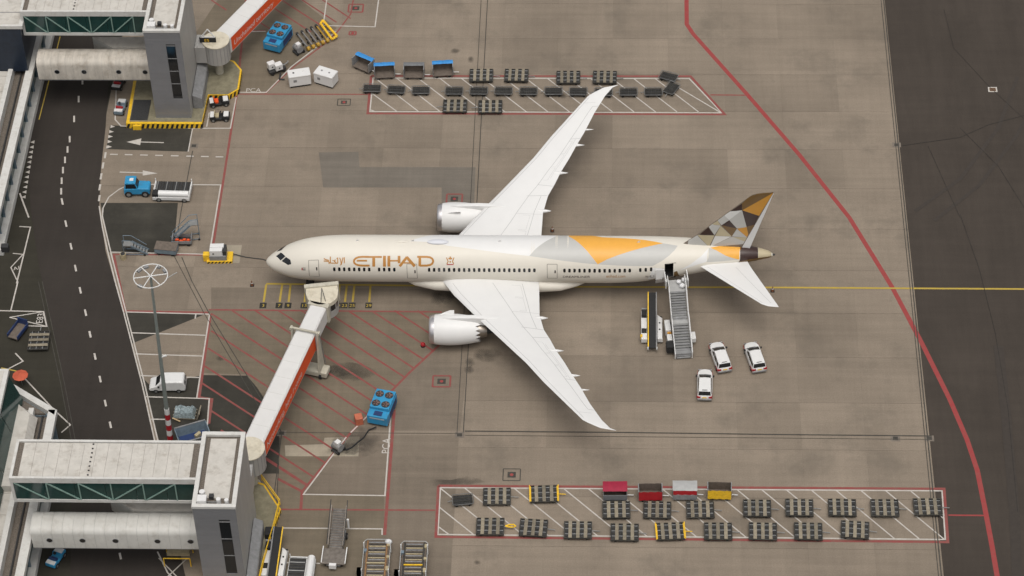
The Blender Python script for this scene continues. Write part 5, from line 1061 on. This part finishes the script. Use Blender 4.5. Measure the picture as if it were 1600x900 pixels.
transporter(G(270.5,304), -0.03, 'white container transporter with dark roller deck behind the blue tractor'); transporter((G(470,905).x, G(470,905).y, 0), R_(88), 'white container transporter partly hidden beside the grimy mobile stairs')
# ================================================================== boarding stairs and belt loaders
def stairs(loc, ang):
    t = thing('boarding_stairs', 'white mobile boarding stairs docked at the open rear door', 'stairs', loc, ang)
    def zat(x): return 0.35+2.0*min(1, max(0, x-0.3)/3.7) if x < 4.7 else 2.35+2.05*min(1, (x-4.7)/2.8)
    for k in range(12): x = 0.3+3.7*k/12; MB().box(x, x+0.34, -0.95, 0.95, zat(x+0.3)-0.06, zat(x+0.3)).build('step', M['steel'] if k % 2 else M['cgrey'], t)
    for k in range(11): x = 4.7+2.8*k/11; MB().box(x, x+0.29, -0.95, 0.95, zat(x+0.25)-0.06, zat(x+0.25)).build('step', M['steel'] if k % 2 else M['cgrey'], t)
    MB().box(4.0,4.7,-0.95,0.95,2.28,2.35).build('landing', M['silver'], t); MB().box(7.5,9.45,-1.1,1.1,4.3,4.4).build('top_platform', M['silver'], t)
    MB().hexa([(0.2,-0.85,0.2),(4.2,-0.85,2.0),(4.2,0.85,2.0),(0.2,0.85,0.2)],[(0.2,-0.85,0.28),(4.2,-0.85,2.1),(4.2,0.85,2.1),(0.2,0.85,0.28)]).build('stringer_plate', M['cgrey'], t); MB().hexa([(4.2,-0.85,2.0),(7.6,-0.85,4.1),(7.6,0.85,4.1),(4.2,0.85,2.0)],[(4.2,-0.85,2.12),(7.6,-0.85,4.25),(7.6,0.85,4.25),(4.2,0.85,2.12)]).build('stringer_plate', M['cgrey'], t)
    for s in (-1,1):
        for a, b in (((0.1,0.35),(4.0,2.35)),((4.0,2.35),(4.7,2.35)),((4.7,2.35),(7.5,4.4)),((7.5,4.4),(9.3,4.4))):
            MB().hexa([(a[0],s*1.03-0.05,a[1]-0.1),(b[0],s*1.03-0.05,b[1]-0.1),(b[0],s*1.03+0.05,b[1]-0.1),(a[0],s*1.03+0.05,a[1]-0.1)],[(a[0],s*1.03-0.05,a[1]+0.75),(b[0],s*1.03-0.05,b[1]+0.75),(b[0],s*1.03+0.05,b[1]+0.75),(a[0],s*1.03+0.05,a[1]+0.75)]).build('side_panel', M['white'], t)
            MB().cyl((a[0],s*1.06,a[1]+0.95),(b[0],s*1.06,b[1]+0.95), 0.05, n=8).build('handrail', M['white'], t)
        MB().box(8.0,9.9,s*1.35-0.05,s*1.35+0.05,4.4,5.6).build('sliding_screen', M['white'], t); MB().cyl((8.6,s*1.2,4.4),(8.6,s*1.2,5.3), 0.24, n=12).build('screen_roller', M['silver'], t, smooth=True)
        MB().bar((6.9,s*0.8,3.7),(5.0,s*0.8,0.9), 0.18).build('lift_strut', M['white'], t)
    ch = MB().box(0.4,6.6,-0.95,0.95,0.45,0.8).build('chassis', M['cgrey'], t); MB().box(0.9,2.0,1.12,2.0,0.5,1.55).build('driver_cab', M['black'], t, bev=0.08); MB().box(2.3,3.3,1.12,1.75,0.5,1.35).build('engine_box', M['white'], t, bev=0.05); MB().box(3.8,5.6,1.12,1.8,0.55,1.5).build('power_pack', M['white'], t, bev=0.05); MB().box(3.5,3.8,1.15,1.6,0.7,1.2).build('fuel_tank', M['gold'], t)
    MB().box(2.4,3.6,-1.75,-1.12,0.5,1.2).build('tool_box', M['white'], t, bev=0.05)
    for x in (1.2,5.6):
        for s in (-1,1): wheel(ch, (x, s*0.95, 0.42), 0.42, 0.28)
    return t
stairs((51.55,-12.5,0), math.atan2(9.3,-0.95))
for i, (dx, dy, r, lb) in enumerate(((51.35,-4.35,0.36,'round white plastic bag lying at the head of the stair flight'),(50.95,-3.65,0.32,'white plastic bag lying beside the stair screen roller'),(51.55,-3.3,0.30,'crumpled white plastic bag nearest the open rear door'))):
    rr = random.Random(i); o = MB(); n, m_ = 12, 8
    o.loft([[(r*math.sin(math.pi*(j+0.5)/m_)*math.cos(2*math.pi*k/n)*(1+rr.uniform(-.1,.1)), r*math.sin(math.pi*(j+0.5)/m_)*math.sin(2*math.pi*k/n)*(1+rr.uniform(-.1,.1)), r*0.8*(1-math.cos(math.pi*(j+0.5)/m_))) for k in range(n)] for j in range(m_)]); ob = o.build('plastic_bag', mat('white_plastic', (0.62,0.62,0.62), 0.35, var=0.06), None, smooth=70, loc=(dx,dy,4.4)); tag(ob, lb, 'bag')
def belt_loader(loc, ang, label, L_=7.8, z1=2.5, mirror=1):
    t = thing('belt_loader', label, 'belt loader', loc, ang)
    b = MB().hexa([(-L_/2,-0.42,0.72),(L_/2,-0.42,z1-0.12),(L_/2,0.42,z1-0.12),(-L_/2,0.42,0.72)],[(-L_/2,-0.42,0.84),(L_/2,-0.42,z1),(L_/2,0.42,z1),(-L_/2,0.42,0.84)]).build('belt', M['black'], t)
    for s in (-1,1): MB().bar((-L_/2,s*0.5,0.85),(L_/2,s*0.5,z1+0.02), 0.12, 0.2).build('belt_rail', M['yellow'] if s == mirror else M['cgrey'], t); MB().cyl((-L_/2-0.05,s*0.45,0.78),(-L_/2-0.05,s*0.62,0.78), 0.22, n=12).build('end_roller', M['silver'], t)
    MB().box(-2.6,2.2,0.62,1.35,0.35,1.0).build('chassis', M['white'], t, bev=0.05); MB().hexa([(-2.5,-1.3,0.35),(1.6,-1.3,0.35),(1.6,-0.62,0.35),(-2.5,-0.62,0.35)],[(-2.5,-1.2,0.95),(1.0,-1.2,0.95),(1.6,-0.62,0.95),(-2.5,-0.62,0.95)]).build('side_deck', M['white'], t, bev=0.04)
    MB().box(1.0,1.9,0.68,1.3,1.0,1.45).build('driver_seat', M['black'], t); MB().box(2.0,2.2,0.65,1.3,1.0,1.5).build('dashboard', M['cgrey'], t); MB().box(-1.6,-0.9,0.68,1.3,1.0,1.12).build('tread_plate', M['black'], t); MB().box(-2.3,-1.9,1.2,1.45,0.6,1.1).build('lamp_box', M['yellow'], t)
    for k in (-0.9,0.2): MB().cyl((k,-0.9,0.95),(k,-0.9,0.98), 0.12, n=10).build('filler_cap', M['black'], t)
    for x in (-1.8,1.4):
        for s in (-1,1): wheel(t, (x, s*1.05, 0.36), 0.36, 0.26)
    return t
belt_loader((47.75,-7.3,0), math.pi/2, 'belt loader with long black belt and yellow rail beside the boarding stairs')
g = G(431,880); belt_loader((g.x, g.y, 0), math.pi/2-0.05, 'belt loader parked against the yellow railing of the near tower', 7.0, 2.2, -1)
# grimy mobile stairs and the two container lifts at the near edge
g = G(524,872); t = thing('mobile_stairs', 'grimy steel mobile stairs with tall side rails near the container lifts', 'stairs', (g.x, g.y, 0), math.pi/2-0.06)
MB().box(-1.6,0.6,-1.35,1.35,0.75,0.95).build('lower_platform', mat('grimy_steel', (0.20,0.175,0.15), 0.5, 0.4, var=0.3, scale=2), t, bev=0.03)
for k in range(16): x = 0.6+0.27*k; MB().box(x, x+0.25, -0.75, 0.75, 0.9+0.13*k, 0.95+0.13*k).build('step', MATS['grimy_steel'], t)
MB().hexa([(0.5,-0.7,0.7),(4.9,-0.7,2.75),(4.9,0.7,2.75),(0.5,0.7,0.7)],[(0.5,-0.7,0.78),(4.9,-0.7,2.88),(4.9,0.7,2.88),(0.5,0.7,0.78)]).build('stringer_plate', M['cgrey'], t)
for s in (-1,1):
    MB().hexa([(0.7,s*0.85-0.05,0.9),(4.9,s*0.85-0.05,2.9),(4.9,s*0.85+0.05,2.9),(0.7,s*0.85+0.05,0.9)],[(0.7,s*0.85-0.05,1.5),(4.9,s*0.85-0.05,3.5),(4.9,s*0.85+0.05,3.5),(0.7,s*0.85+0.05,1.5)]).build('side_panel', MATS['grimy_steel'], t); MB().cyl((0.6,s*0.95,1.7),(5.3,s*0.95,3.95), 0.05, n=8).build('handrail', M['dark'], t)
    MB().bar((-1.5,s*1.35,0.95),(0.6,s*1.35,1.3), 0.1).build('platform_rail', M['white'], t)
    for x in (-1.0,3.0): wheel(t, (x, s*0.9, 0.38), 0.38, 0.25)
MB().box(-1.5,3.6,-0.8,0.8,0.4,0.75).build('chassis', M['cgrey'], t); MB().box(-2.0,-1.62,-0.4,0.4,0.5,1.1).build('control_box', M['white'], t); MB().cyl((3.6,-1.1,1.2),(3.6,-1.1,2.6), 0.14, n=10).build('lamp_post', M['white'], t)
def container_lift(px, py, label, m_edge, m_bar):
    g = G(px, py); t = thing('container_lift', label, 'loader', (g.x, g.y, 0), math.pi/2)
    MB().box(-3.0,2.6,-1.35,1.35,1.0,1.12).build('deck', M['cartfloor'], t)
    for k in range(19): x = -2.8+0.28*k; MB().cyl((x,-0.95,1.18),(x,0.95,1.18), 0.07, n=8).build('roller', [M['cgrey'], M['coping'], M['frame']][k % 3], t)
    for s in (-1,1): 
        MB().box(-3.0,2.4,s*1.1-0.09,s*1.1+0.09,1.12,1.32).build('guide_rail', m_edge, t); MB().pipe([(-3.0,s*1.5,1.3),(2.3,s*1.5,1.3),(2.6,s*1.2,1.3),(2.6,0,1.3)], 0.05).build('edge_tube', M['silver'], t)
        for x in (-2.2,1.6): MB().bar((x,s*1.5,0.3),(x,s*1.5,1.9), 0.12).build('corner_post', M['white'], t)
        for x in (-2.0,1.5): wheel(t, (x, s*1.0, 0.4), 0.4, 0.3)
    MB().bar((-0.9,-1.05,1.38),(-0.9,1.05,1.38), 0.14).build('stop_bar', m_bar, t)
    for x, s, w2 in ((1.9,-1,0.5),(1.0,1,0.4),(-1.6,-1,0.6),(0.1,-1,0.35)): MB().box(x-w2/2, x+w2/2, s*1.3-0.16, s*1.3+0.16, 0.9, 1.36).build('guard_box', M['bluegrey'] if s > 0 else M['coping'], t); MB().box(-2.8,2.3,-0.9,0.9,0.45,0.9).build('chassis', M['dark'], t); MB().box(-2.6,-1.8,1.55,2.05,0.5,1.7).build('driver_stand', M['bluegrey'], t)
    return t
container_lift(589,882,'container lift with rusty brown guide rails at the near edge',mat('rusty_rail',(0.22,0.12,0.05),0.8,var=0.3),M['coping']); container_lift(647,885,'dark container lift with yellow posts next to the rusty one',M['frame'],M['yellow'])
tag(MB().loft([[(0.45*r*math.cos(a),0.3*r*math.sin(a),z) for a in [2*math.pi*k/10 for k in range(10)]] for z, r in ((0,0.6),(0.15,1),(0.4,0.9),(0.6,0.4))]).build('plastic_bag', MATS['white_plastic'], None, smooth=70, loc=(G(589,882).x+1.25, G(589,882).y+2.2, 1.13)), 'white plastic sack caught on the rusty container lift', 'bag')
tag(MB().prism([(-0.7,-0.6),(0.7,-0.6),(0.7,0.6),(-0.7,0.6)],0,1.5).build('waste_container', M['black'], None, bev=0.08, loc=G(425,842)), 'black waste container standing by the yellow railing', 'container')
# ================================================================== air units, ground power, containers
def air_unit(front, back, label):
    a, b = G(*front), G(*back); ang = math.atan2(b.y-a.y, b.x-a.x)
    t = thing('air_conditioning_unit', label, 'air unit', (a.x, a.y, 0), ang, None)
    body = MB().box(0.0,4.1,-1.25,1.25,0.4,1.75).build('body', M['blue'], t, bev=0.06); MB().box(1.1,4.05,-1.2,1.2,1.75,2.2).build('fan_housing', M['blue'], t, bev=0.06)
    for x in (1.75,3.25):
        for y in (-0.58,0.58):
            f = MB().cyl((x,y,2.2),(x,y,2.26), 0.5, n=24).build('fan_shroud', M['dark'], t)
            for k in range(5): an = 2*math.pi*k/5; MB().obox((x+0.24*math.cos(an),y+0.24*math.sin(an),2.28),(0.4,0.14,0.02),an,0.3).build('fan_blade', mat('fan_blade_rust', (0.17,0.10,0.085), 0.6, var=0.15), f)
            MB().cyl((x,y,2.26),(x,y,2.31), 0.11, n=10).build('fan_hub', M['dbrown'], f)
    MB().box(-0.03,0.0,-0.9,0.9,1.35,1.5).build('label_plate', M['silver'], body); MB().box(0.2,0.9,-0.5,0.5,1.75,1.80).build('hatch', M['navy'], body)
    for y in (-0.4,0.4): MB().box(-0.02,0.0,y-0.36,y+0.36,0.5,1.25).build('door_panel', M['blue'], body)
    MB().box(1.2,3.8,-1.275,-1.25,0.6,1.6).build('side_grille', M['navy'], body)
    for x in (0.7,3.4):
        for s in (-1,1): wheel(t, (x, s*1.05, 0.36), 0.36, 0.25)
    return t
air_unit((590,667),(612,612),'blue air conditioning unit with four fans beside the PCA line'); air_unit((425,83),(452,46),'blue air conditioning unit with four fans beside the yellow tow bars')
def hose_reel(px, py, rz, label, m=M['steel']):
    t = thing('hose_trolley', label, 'trolley', G(px, py), rz)
    MB().box(-0.7,0.7,-0.5,0.5,0.25,0.4).build('frame', M['dark'], t); MB().cyl((-0.1,-0.5,0.85),(-0.1,0.5,0.85), 0.42, n=16).build('reel', m, t, smooth=True)
    for y in (-0.55,0.55): MB().cyl((-0.1,y-0.03,0.85),(-0.1,y+0.03,0.85), 0.52, n=16).build('reel_flange', M['cgrey'], t)
    MB().pipe([(0.6,-0.4,0.4),(0.9,-0.4,1.2),(0.9,0.4,1.2),(0.6,0.4,0.4)], 0.04).build('handle', M['steel'], t); MB().box(-0.3,0.3,-0.3,0.3,1.28,1.6).build('control_box', M['white'], t)
    for x in (-0.5,0.5):
        for s in (-1,1): MB().cyl((x,s*0.5-0.06,0.2),(x,s*0.5+0.06,0.2), 0.2, n=10).build('wheel', M['black'], t)
    return t
hose_reel(529,704,0.9,'steel hose trolley at the end of the black cable'); hose_reel(467,82,0.7,'grey hose trolley next to the yellow tow bars'); 
t = thing('ground_power_trolley', 'white twin box power trolley between the air unit and the white containers', 'trolley', G(433,112), 0.5)
for dx, dy in ((-0.6,0.35),(0.15,-0.3)): b_ = MB().box(dx-0.5,dx+0.5,dy-0.42,dy+0.42,0.7,1.6).build('power_box', M['white'], t, bev=0.04); MB().box(dx-0.1,dx+0.1,dy-0.45,dy-0.42,1.0,1.2).build('socket', M['dark'], b_)
MB().box(-1.2,1.2,-0.5,0.5,0.35,0.6).build('frame', M['dark'], t); MB().pipe([(0.8,0.2,0.5),(1.7,0.3,0.7),(2.0,0.8,0.5)], 0.08).build('cable', M['cgrey'], t); MB().pipe([(0.2,-0.8,0.3),(-0.4,-1.7,0.1),(0.2,-2.1,0.1)], 0.12).build('cable', M['dark'], t)
for x in (-0.8,0.8):
    for s in (-1,1): MB().cyl((x,s*0.5-0.07,0.22),(x,s*0.5+0.07,0.22), 0.22, n=10).build('wheel', M['black'], t)
tag(MB().pipe([G(540,703,0.1),G(550,699,0.08),(G(560,690,0.08)),G(568,684,0.08),G(576,672,0.1),G(588,667,0.4)], 0.09).build('black_cable', M['black'], None), 'black cable looping from hose trolley to blue air unit', 'cable')
tag(MB().box(-0.45,0.45,-0.5,0.5,0.0,1.1).build('orange_cabinet', mat('faded_orange',(0.45,0.13,0.07),0.6,var=0.2), None, bev=0.05, loc=G(561,660), rz=0.3), 'faded orange cabinet beside the blue air unit', 'cabinet')
# tow bar rack
c = G(488,62); t = thing('tow_bar_rack', 'rack of yellow aircraft tow bars beside the blue air unit', 'tow bars', (c.x, c.y, 0), heading((463,44),(480,62))+math.pi/2)
for k in range(5):
    x = -1.6+0.75*k; b_ = MB().cyl((x,-1.6,0.55),(x+0.25,1.6,0.55), 0.1, n=8).build('tow_bar', mat('ochre_paint', (0.40,0.24,0.03), 0.55, var=0.25, scale=3) if k > 3 else M['steel'], t); MB().cyl((x-0.2,-1.75,0.4),(x+0.2,-1.75,0.4), 0.3, n=10).build('tow_head', MATS['ochre_paint'] if 'ochre_paint' in MATS else mat('ochre_paint', (0.40,0.24,0.03), 0.55, var=0.25, scale=3), b_); MB().obox((x+0.25,1.7,0.5),(0.3,0.4,0.3)).build('tow_eye', M['dark'], b_)
    for s in (-0.4,0.4): MB().cyl((x+s*0.3,s,0.22),(x+s*0.3+0.12,s,0.22), 0.2, n=10).build('wheel', M['black'], b_)
MB().pipe([(2.0,-2.0,0.5),(2.3,1.6,0.7),(2.9,2.0,0.7),(2.9,-1.8,0.5),(2.0,-2.0,0.5)], 0.17, 8).build('lifting_yoke', M['yellow'], t)
def white_box(front_l, front_r, depth, h, label, holes):
    a, b = G(*front_l), G(*front_r); ang = math.atan2(b.y-a.y, b.x-a.x); L_ = (b-a).length
    t = thing('white_container', label, 'container', (a.x, a.y, 0), ang)
    b_ = MB().box(0,L_,0,depth,0.3,h).build('body', M['white'], t, bev=0.07); MB().box(0.15,L_-0.15,0.15,depth-0.15,0.0,0.3).build('base_frame', M['dark'], t); MB().box(-0.03,L_+0.03,-0.03,depth+0.03,h-0.2,h-0.1).build('lid_seam', M['roofedge'], b_)
    for x, y, m in holes: MB().cyl((x*L_,y*depth,h),(x*L_,y*depth,h+0.06), 0.13, n=12).build('vent', m, b_)
    MB().box(L_*0.2,L_*0.35,-0.02,0.0,h*0.5,h*0.7).build('label_plate', M['cgrey'], b_)
    return t
white_box((453,139),(487,134),1.6,2.0,'white container with grimy tan top beside the white one',[(0.25,0.5,M['dark']),(0.7,0.6,M['white'])]); white_box((491,131),(520,140),1.7,2.0,'clean white container with rounded edges and two roof vents',[(0.3,0.5,M['cgrey']),(0.7,0.5,M['cgrey'])])
# ground power unit at the nose with striped base, yellow post, cable
c = G(343,404); t = thing('ground_power_unit', 'white and grey ground power unit on a striped yellow base before the nose', 'power unit', (c.x, c.y, 0), 0.03)
bs = MB().box(-1.5,1.7,-0.9,0.9,0.0,0.35).build('base', M['yellow'], t); stripes(bs, (-1.5,-0.9), (1.7,-0.9), 0.02, 0.33, (0,-1), 0.22)
MB().box(-1.15,1.0,-0.75,0.75,0.35,1.1).build('body', M['cgrey'], t, bev=0.04); MB().box(-1.05,0.55,-0.7,0.0,1.1,2.0).build('cabinet', M['white'], t, bev=0.04); MB().box(-1.05,0.7,0.04,0.7,1.1,2.0).build('cabinet', M['white'], t, bev=0.04); MB().box(0.6,1.0,-0.6,0.7,1.1,1.8).build('cooler', M['dark'], t)
for x in (-0.6,): MB().box(x-0.1,x+0.1,-0.72,-0.70,1.4,1.6).build('gauge', M['dark'], t)
tag(MB().pipe([G(362,396,0.3),G(385,402,0.05),G(410,405,0.05),G(420,408,0.1)], 0.06).build('power_cable', M['dark'], None), 'thin dark power cable running from power unit to aircraft nose', 'cable')
tag(MB().prism([(-0.45,-0.35),(0.45,-0.35),(0.45,0.35),(-0.45,0.35)],0,1.15).build('yellow_cabinet', M['yellow'], None, bev=0.06, loc=G(324,406)), 'yellow cabinet beside the white ground power unit', 'cabinet')
b_ = tag(MB().cyl((0,0,0),(0,0,0.85), 0.38, n=16).build('oil_drum', M['coping'], None, smooth=True, loc=G(193,404)), 'old tan oil drum beside the small grey steps', 'drum'); MB().cyl((0,0,0.85),(0,0,0.9), 0.3, n=14).build('lid', M['dark'], b_)
# service steps
def steps(loc, ang, h, label, L_):
    t = thing('service_steps', label, 'steps', loc, ang); n = int(h/0.25)
    for s in (-1,1):
        MB().bar((0,s*0.45,0.15),(L_,s*0.45,h), 0.08, 0.22).build('stringer', M['bluegrey'], t); MB().pipe([(0.2,s*0.48,1.0),(L_,s*0.48,h+0.95),(L_+1.0,s*0.48,h+0.95),(L_+1.0,s*0.48,0.15)], 0.045).build('handrail', M['bluegrey'], t); MB().bar((0.3,s*0.5,0.2),(L_+1.0,s*0.5,0.2), 0.08).build('base_bar', M['bluegrey'], t)
        for x in (0.4,L_+0.9): MB().cyl((x,s*0.55-0.06,0.14),(x,s*0.55+0.06,0.14), 0.14, n=8).build('wheel', M['black'], t)
    for k in range(n): f = (k+0.7)/n; MB().box(L_*f-0.13,L_*f+0.13,-0.42,0.42,h*f-0.03,h*f+0.02).build('step', M['steel'], t)
    MB().box(L_,L_+1.0,-0.45,0.45,h-0.05,h+0.02).build('platform', M['steel'], t)
    return t
g = G(268,376); steps((g.x, g.y, 0), heading((268,376),(300,372)), 2.6, 'tall blue grey service steps beside the cart of orange items', 2.6); g = G(232,395); steps((g.x, g.y, 0), math.pi, 1.6, 'small grey service steps beside the oil drum', 2.0)
c = G(261,394); t = thing('covered_trolley', 'dark trolley with a flat tan cover on the red line', 'trolley', (c.x, c.y, 0), -0.12); MB().box(-1.4,1.4,-0.75,0.75,0.35,1.05).build('body', M['bluegrey'], t, bev=0.05); MB().box(-1.42,1.42,-0.77,0.77,1.05,1.12).build('cover', M['cartfloor'], t)
for x in (-0.9,0.9):
    for s in (-1,1): MB().cyl((x,s*0.6-0.07,0.22),(x,s*0.6+0.07,0.22), 0.22, n=10).build('wheel', M['black'], t)
c = G(286,380); t = thing('open_cart', 'open grey cart holding a heap of orange straps', 'cart', (c.x, c.y, 0), 0.02); MB().box(-1.2,1.2,-0.65,0.65,0.35,0.5).build('floor', M['dark'], t)
for s in (-1,1): MB().box(-1.2,1.2,s*0.65-0.03,s*0.65+0.03,0.5,0.95).build('side_board', M['cgrey'], t); MB().box(s*1.2-0.04,s*1.2+0.04,-0.65,0.65,0.5,1.3).build('end_board', M['cgrey'], t)
for x in (-0.8,0.8):
    for s in (-1,1): MB().cyl((x,s*0.55-0.07,0.2),(x,s*0.55+0.07,0.2), 0.2, n=10).build('wheel', M['black'], t)
rr = random.Random(3)
for k, (dx, dy) in enumerate(((-0.7,0.1),(-0.2,-0.15),(0.2,0.1),(0.75,0.0))):
    tag(MB().loft([[(0.26*r*math.cos(a)*(1+rr.uniform(-.3,.3)),0.2*r*math.sin(a)*(1+rr.uniform(-.3,.3)),z) for a in [2*math.pi*i/9 for i in range(9)]] for z, r in ((0,1),(0.12,0.9),(0.22,0.4))]).build('orange_strap_bundle', M['orangered'], None, loc=(c.x+dx, c.y+dy, 0.5), smooth=60), '%s bundle of orange straps in the open cart, counted from the tall steps' % ORD[k], 'straps', 'orange bundles in the open cart')
# wrapped pallet load, skip, loose plank
c = G(289,648); t = thing('wrapped_load', 'load wrapped in crumpled grey plastic on a wooden pallet by the mast', 'pallet load', (c.x, c.y, 0), -0.05); rr = random.Random(5)
MB().grid([[(-1.3+2.6*i/12, -0.8+1.6*j/8, (0.25 if i in (0,12) or j in (0,8) else 0.95+rr.uniform(-0.16,0.16))) for j in range(9)] for i in range(13)]).build('plastic_wrap', M['wrap'], t)
for y in (-0.75,-0.25,0.25,0.75): MB().box(-1.4,1.4,y-0.1,y+0.1,0.12,0.2).build('plank', M['wood'], t)
for x in (-1.2,0,1.2): MB().box(x-0.08,x+0.08,-0.8,0.8,0.0,0.12).build('bearer', M['wood'], t)
MB().obox((1.75,-0.1,0.6),(0.12,1.5,1.1),0.0,0.0,0.35).build('leaning_pallet', M['wood'], t)
c = G(303,688); t = thing('steel_skip', 'open blue grey steel skip tucked behind the footbridge roof', 'skip', (c.x, c.y, 0), R_(22))
for s in (-1,1): MB().hexa([(-1.6,s*1.0-0.05,0.2),(1.6,s*1.0-0.05,0.2),(1.6,s*1.0+0.05,0.2),(-1.6,s*1.0+0.05,0.2)],[(-1.9,s*1.25-0.05,1.5),(1.9,s*1.25-0.05,1.5),(1.9,s*1.25+0.05,1.5),(-1.9,s*1.25+0.05,1.5)]).build('side_plate', M['bluegrey'], t); MB().hexa([(s*1.6-0.05,-1.0,0.2),(s*1.6+0.05,-1.0,0.2),(s*1.6+0.05,1.0,0.2),(s*1.6-0.05,1.0,0.2)],[(s*1.9-0.05,-1.2,1.5),(s*1.9+0.05,-1.2,1.5),(s*1.9+0.05,1.2,1.5),(s*1.9-0.05,1.2,1.5)]).build('end_plate', M['bluegrey'], t); MB().box(-1.9,1.9,s*1.28-0.08,s*1.28+0.08,1.46,1.58).build('rim', M['cgrey'], t)
MB().box(-1.6,1.6,-1.0,1.0,0.15,0.25).build('floor', M['navy'], t); MB().obox((0.6,0.2,0.5),(0.8,0.4,0.5),0.5).build('scrap_block', M['coping'], t)
tag(MB().obox((0,0,0.35),(1.1,0.14,0.08),-0.5).build('loose_plank', mat('pale_timber',(0.5,0.36,0.2),0.8,var=0.15), None, loc=G(276,659)), 'loose pale timber plank lying by the mast foot', 'plank')
# yellow goods frame under the near walkway, orange cover and mast
c = G(280,872); t = thing('yellow_goods_frame', 'yellow tubular goods frame under the near rounded walkway', 'frame', (c.x, c.y, 0), 0.0)
for x in (-1.5,1.5):
    for y in (-1.2,0.8): MB().cyl((x,y,0),(x,y,1.4), 0.07, n=8).build('post', M['yellow'], t)
for y in (-1.2,0.8): MB().cyl((-1.5,y,1.4),(1.5,y,1.4), 0.07, n=8).build('rail', M['yellow'], t)
MB().box(-1.3,1.3,-0.2,0.7,0.6,1.1).build('shelf', M['coping'], t)
c = G(35,602); t = thing('orange_parasol', 'faded orange parasol standing by the angled pier corner', 'parasol', (c.x, c.y, 0)); MB().cyl((0,0,0),(0,0,2.1), 0.04, n=6).build('pole', M['steel'], t); MB().cyl((0,0,1.75),(0,0,2.2), 0.95, 0.05, n=10).build('canopy', mat('faded_orange_cloth',(0.50,0.10,0.05),0.8,var=0.15), t)
bx_, by_ = -9.3, -25.9; lean = 0.85; Hm = 27.3
t = thing('light_mast', 'tall grey high mast with lamp ring and red white striped foot', 'light mast', (bx_, by_, 0))
q = lambda f: (lean*f, 0, Hm*f)
MB().cyl(q(0.2), q(1.0), 0.26, 0.13, n=16).build('pole', M['pole'], t, smooth=True)
for k in range(6): MB().cyl(q(0.2*k/6), q(0.2*(k+1)/6), 0.36-0.01*k, 0.35-0.01*k, n=16).build('foot_band', M['white'] if k % 2 else M['red'], t, smooth=True)
tp = Vector(q(1.0)); rg = [(tp.x+1.9*math.cos(2*math.pi*k/24), tp.y+1.9*math.sin(2*math.pi*k/24), tp.z) for k in range(25)]
ring = MB().pipe(rg, 0.06).build('lamp_ring', M['white'], t)
for k in range(6): a = 2*math.pi*k/6+0.2; MB().cyl((tp.x,tp.y,tp.z),(tp.x+1.9*math.cos(a),tp.y+1.9*math.sin(a),tp.z), 0.06, n=6).build('spoke', M['white'], ring)
for a in (0.6,1.2,2.0,2.5,4.1): MB().obox((tp.x+1.75*math.cos(a),tp.y+1.75*math.sin(a),tp.z-0.18),(0.55,0.36,0.24),a+1.57).build('lamp', M['cgrey'], ring)
MB().bar((tp.x+1.8,tp.y-0.4,tp.z),(tp.x+2.9,tp.y+0.6,tp.z), 0.07).build('ring_arm', M['silver'], ring); MB().cyl((lean*0.55+0.1,0,Hm*0.52),(lean*0.55+0.7,0,Hm*0.53), 0.12, n=8).build('camera_bracket', M['white'], t)
tag(MB().obox((0,0,0.5),(0.9,0.7,0.9)).build('floodlight', M['dark'], None, loc=G(9,392,6.6)), 'dark floodlight box mounted on the parapet of the long low pier', 'floodlight')
# cones
for a, b, lb in ((394,446,'dark traffic cone standing off the aircraft nose'),(863,361,'dark traffic cone behind the far wing root'),(1207,455,'dark traffic cone at the tail on the yellow line'),(661,541,'red ball marker on the hatching before the near engine')):
    t = thing('traffic_cone' if 'cone' in lb else 'ball_marker', lb, 'cone' if 'cone' in lb else 'marker', G(a, b))
    if 'cone' in lb: MB().box(-0.25,0.25,-0.25,0.25,0,0.05).build('foot', M['black'], t); MB().cyl((0,0,0.05),(0,0,0.8), 0.18, 0.04, n=12).build('cone_body', mat('dull_orange',(0.16,0.06,0.025),0.7,var=0.2), t, smooth=True); MB().cyl((0,0,0.4),(0,0,0.5), 0.125, 0.105, n=12).build('band', M['white'], t)
    else: MB().loft([[(0.3*math.sin(math.pi*(j+0.3)/6.6)*math.cos(2*math.pi*k/12),0.3*math.sin(math.pi*(j+0.3)/6.6)*math.sin(2*math.pi*k/12),0.32-0.3*math.cos(math.pi*(j+0.3)/6.6)) for k in range(12)] for j in range(7)]).build('ball', M['red'], t, smooth=True); MB().cyl((0,0,0),(0,0,0.04), 0.3, n=12).build('foot', M['dark'], t)

c = G(799, 822, 0.4); tag(MB().pipe([(-0.7,0,0),(-0.3,0.16,0.04),(0.25,0.2,0.05),(0.5,0,0.02),(0.25,-0.2,0.05),(-0.3,-0.16,0.04),(-0.7,0,0)], 0.09).build('tow_hook', M['yellow'], None, loc=(c.x, c.y, 0.4)), 'yellow towing hook linking a planked dolly to the tilted one', 'tow hook')
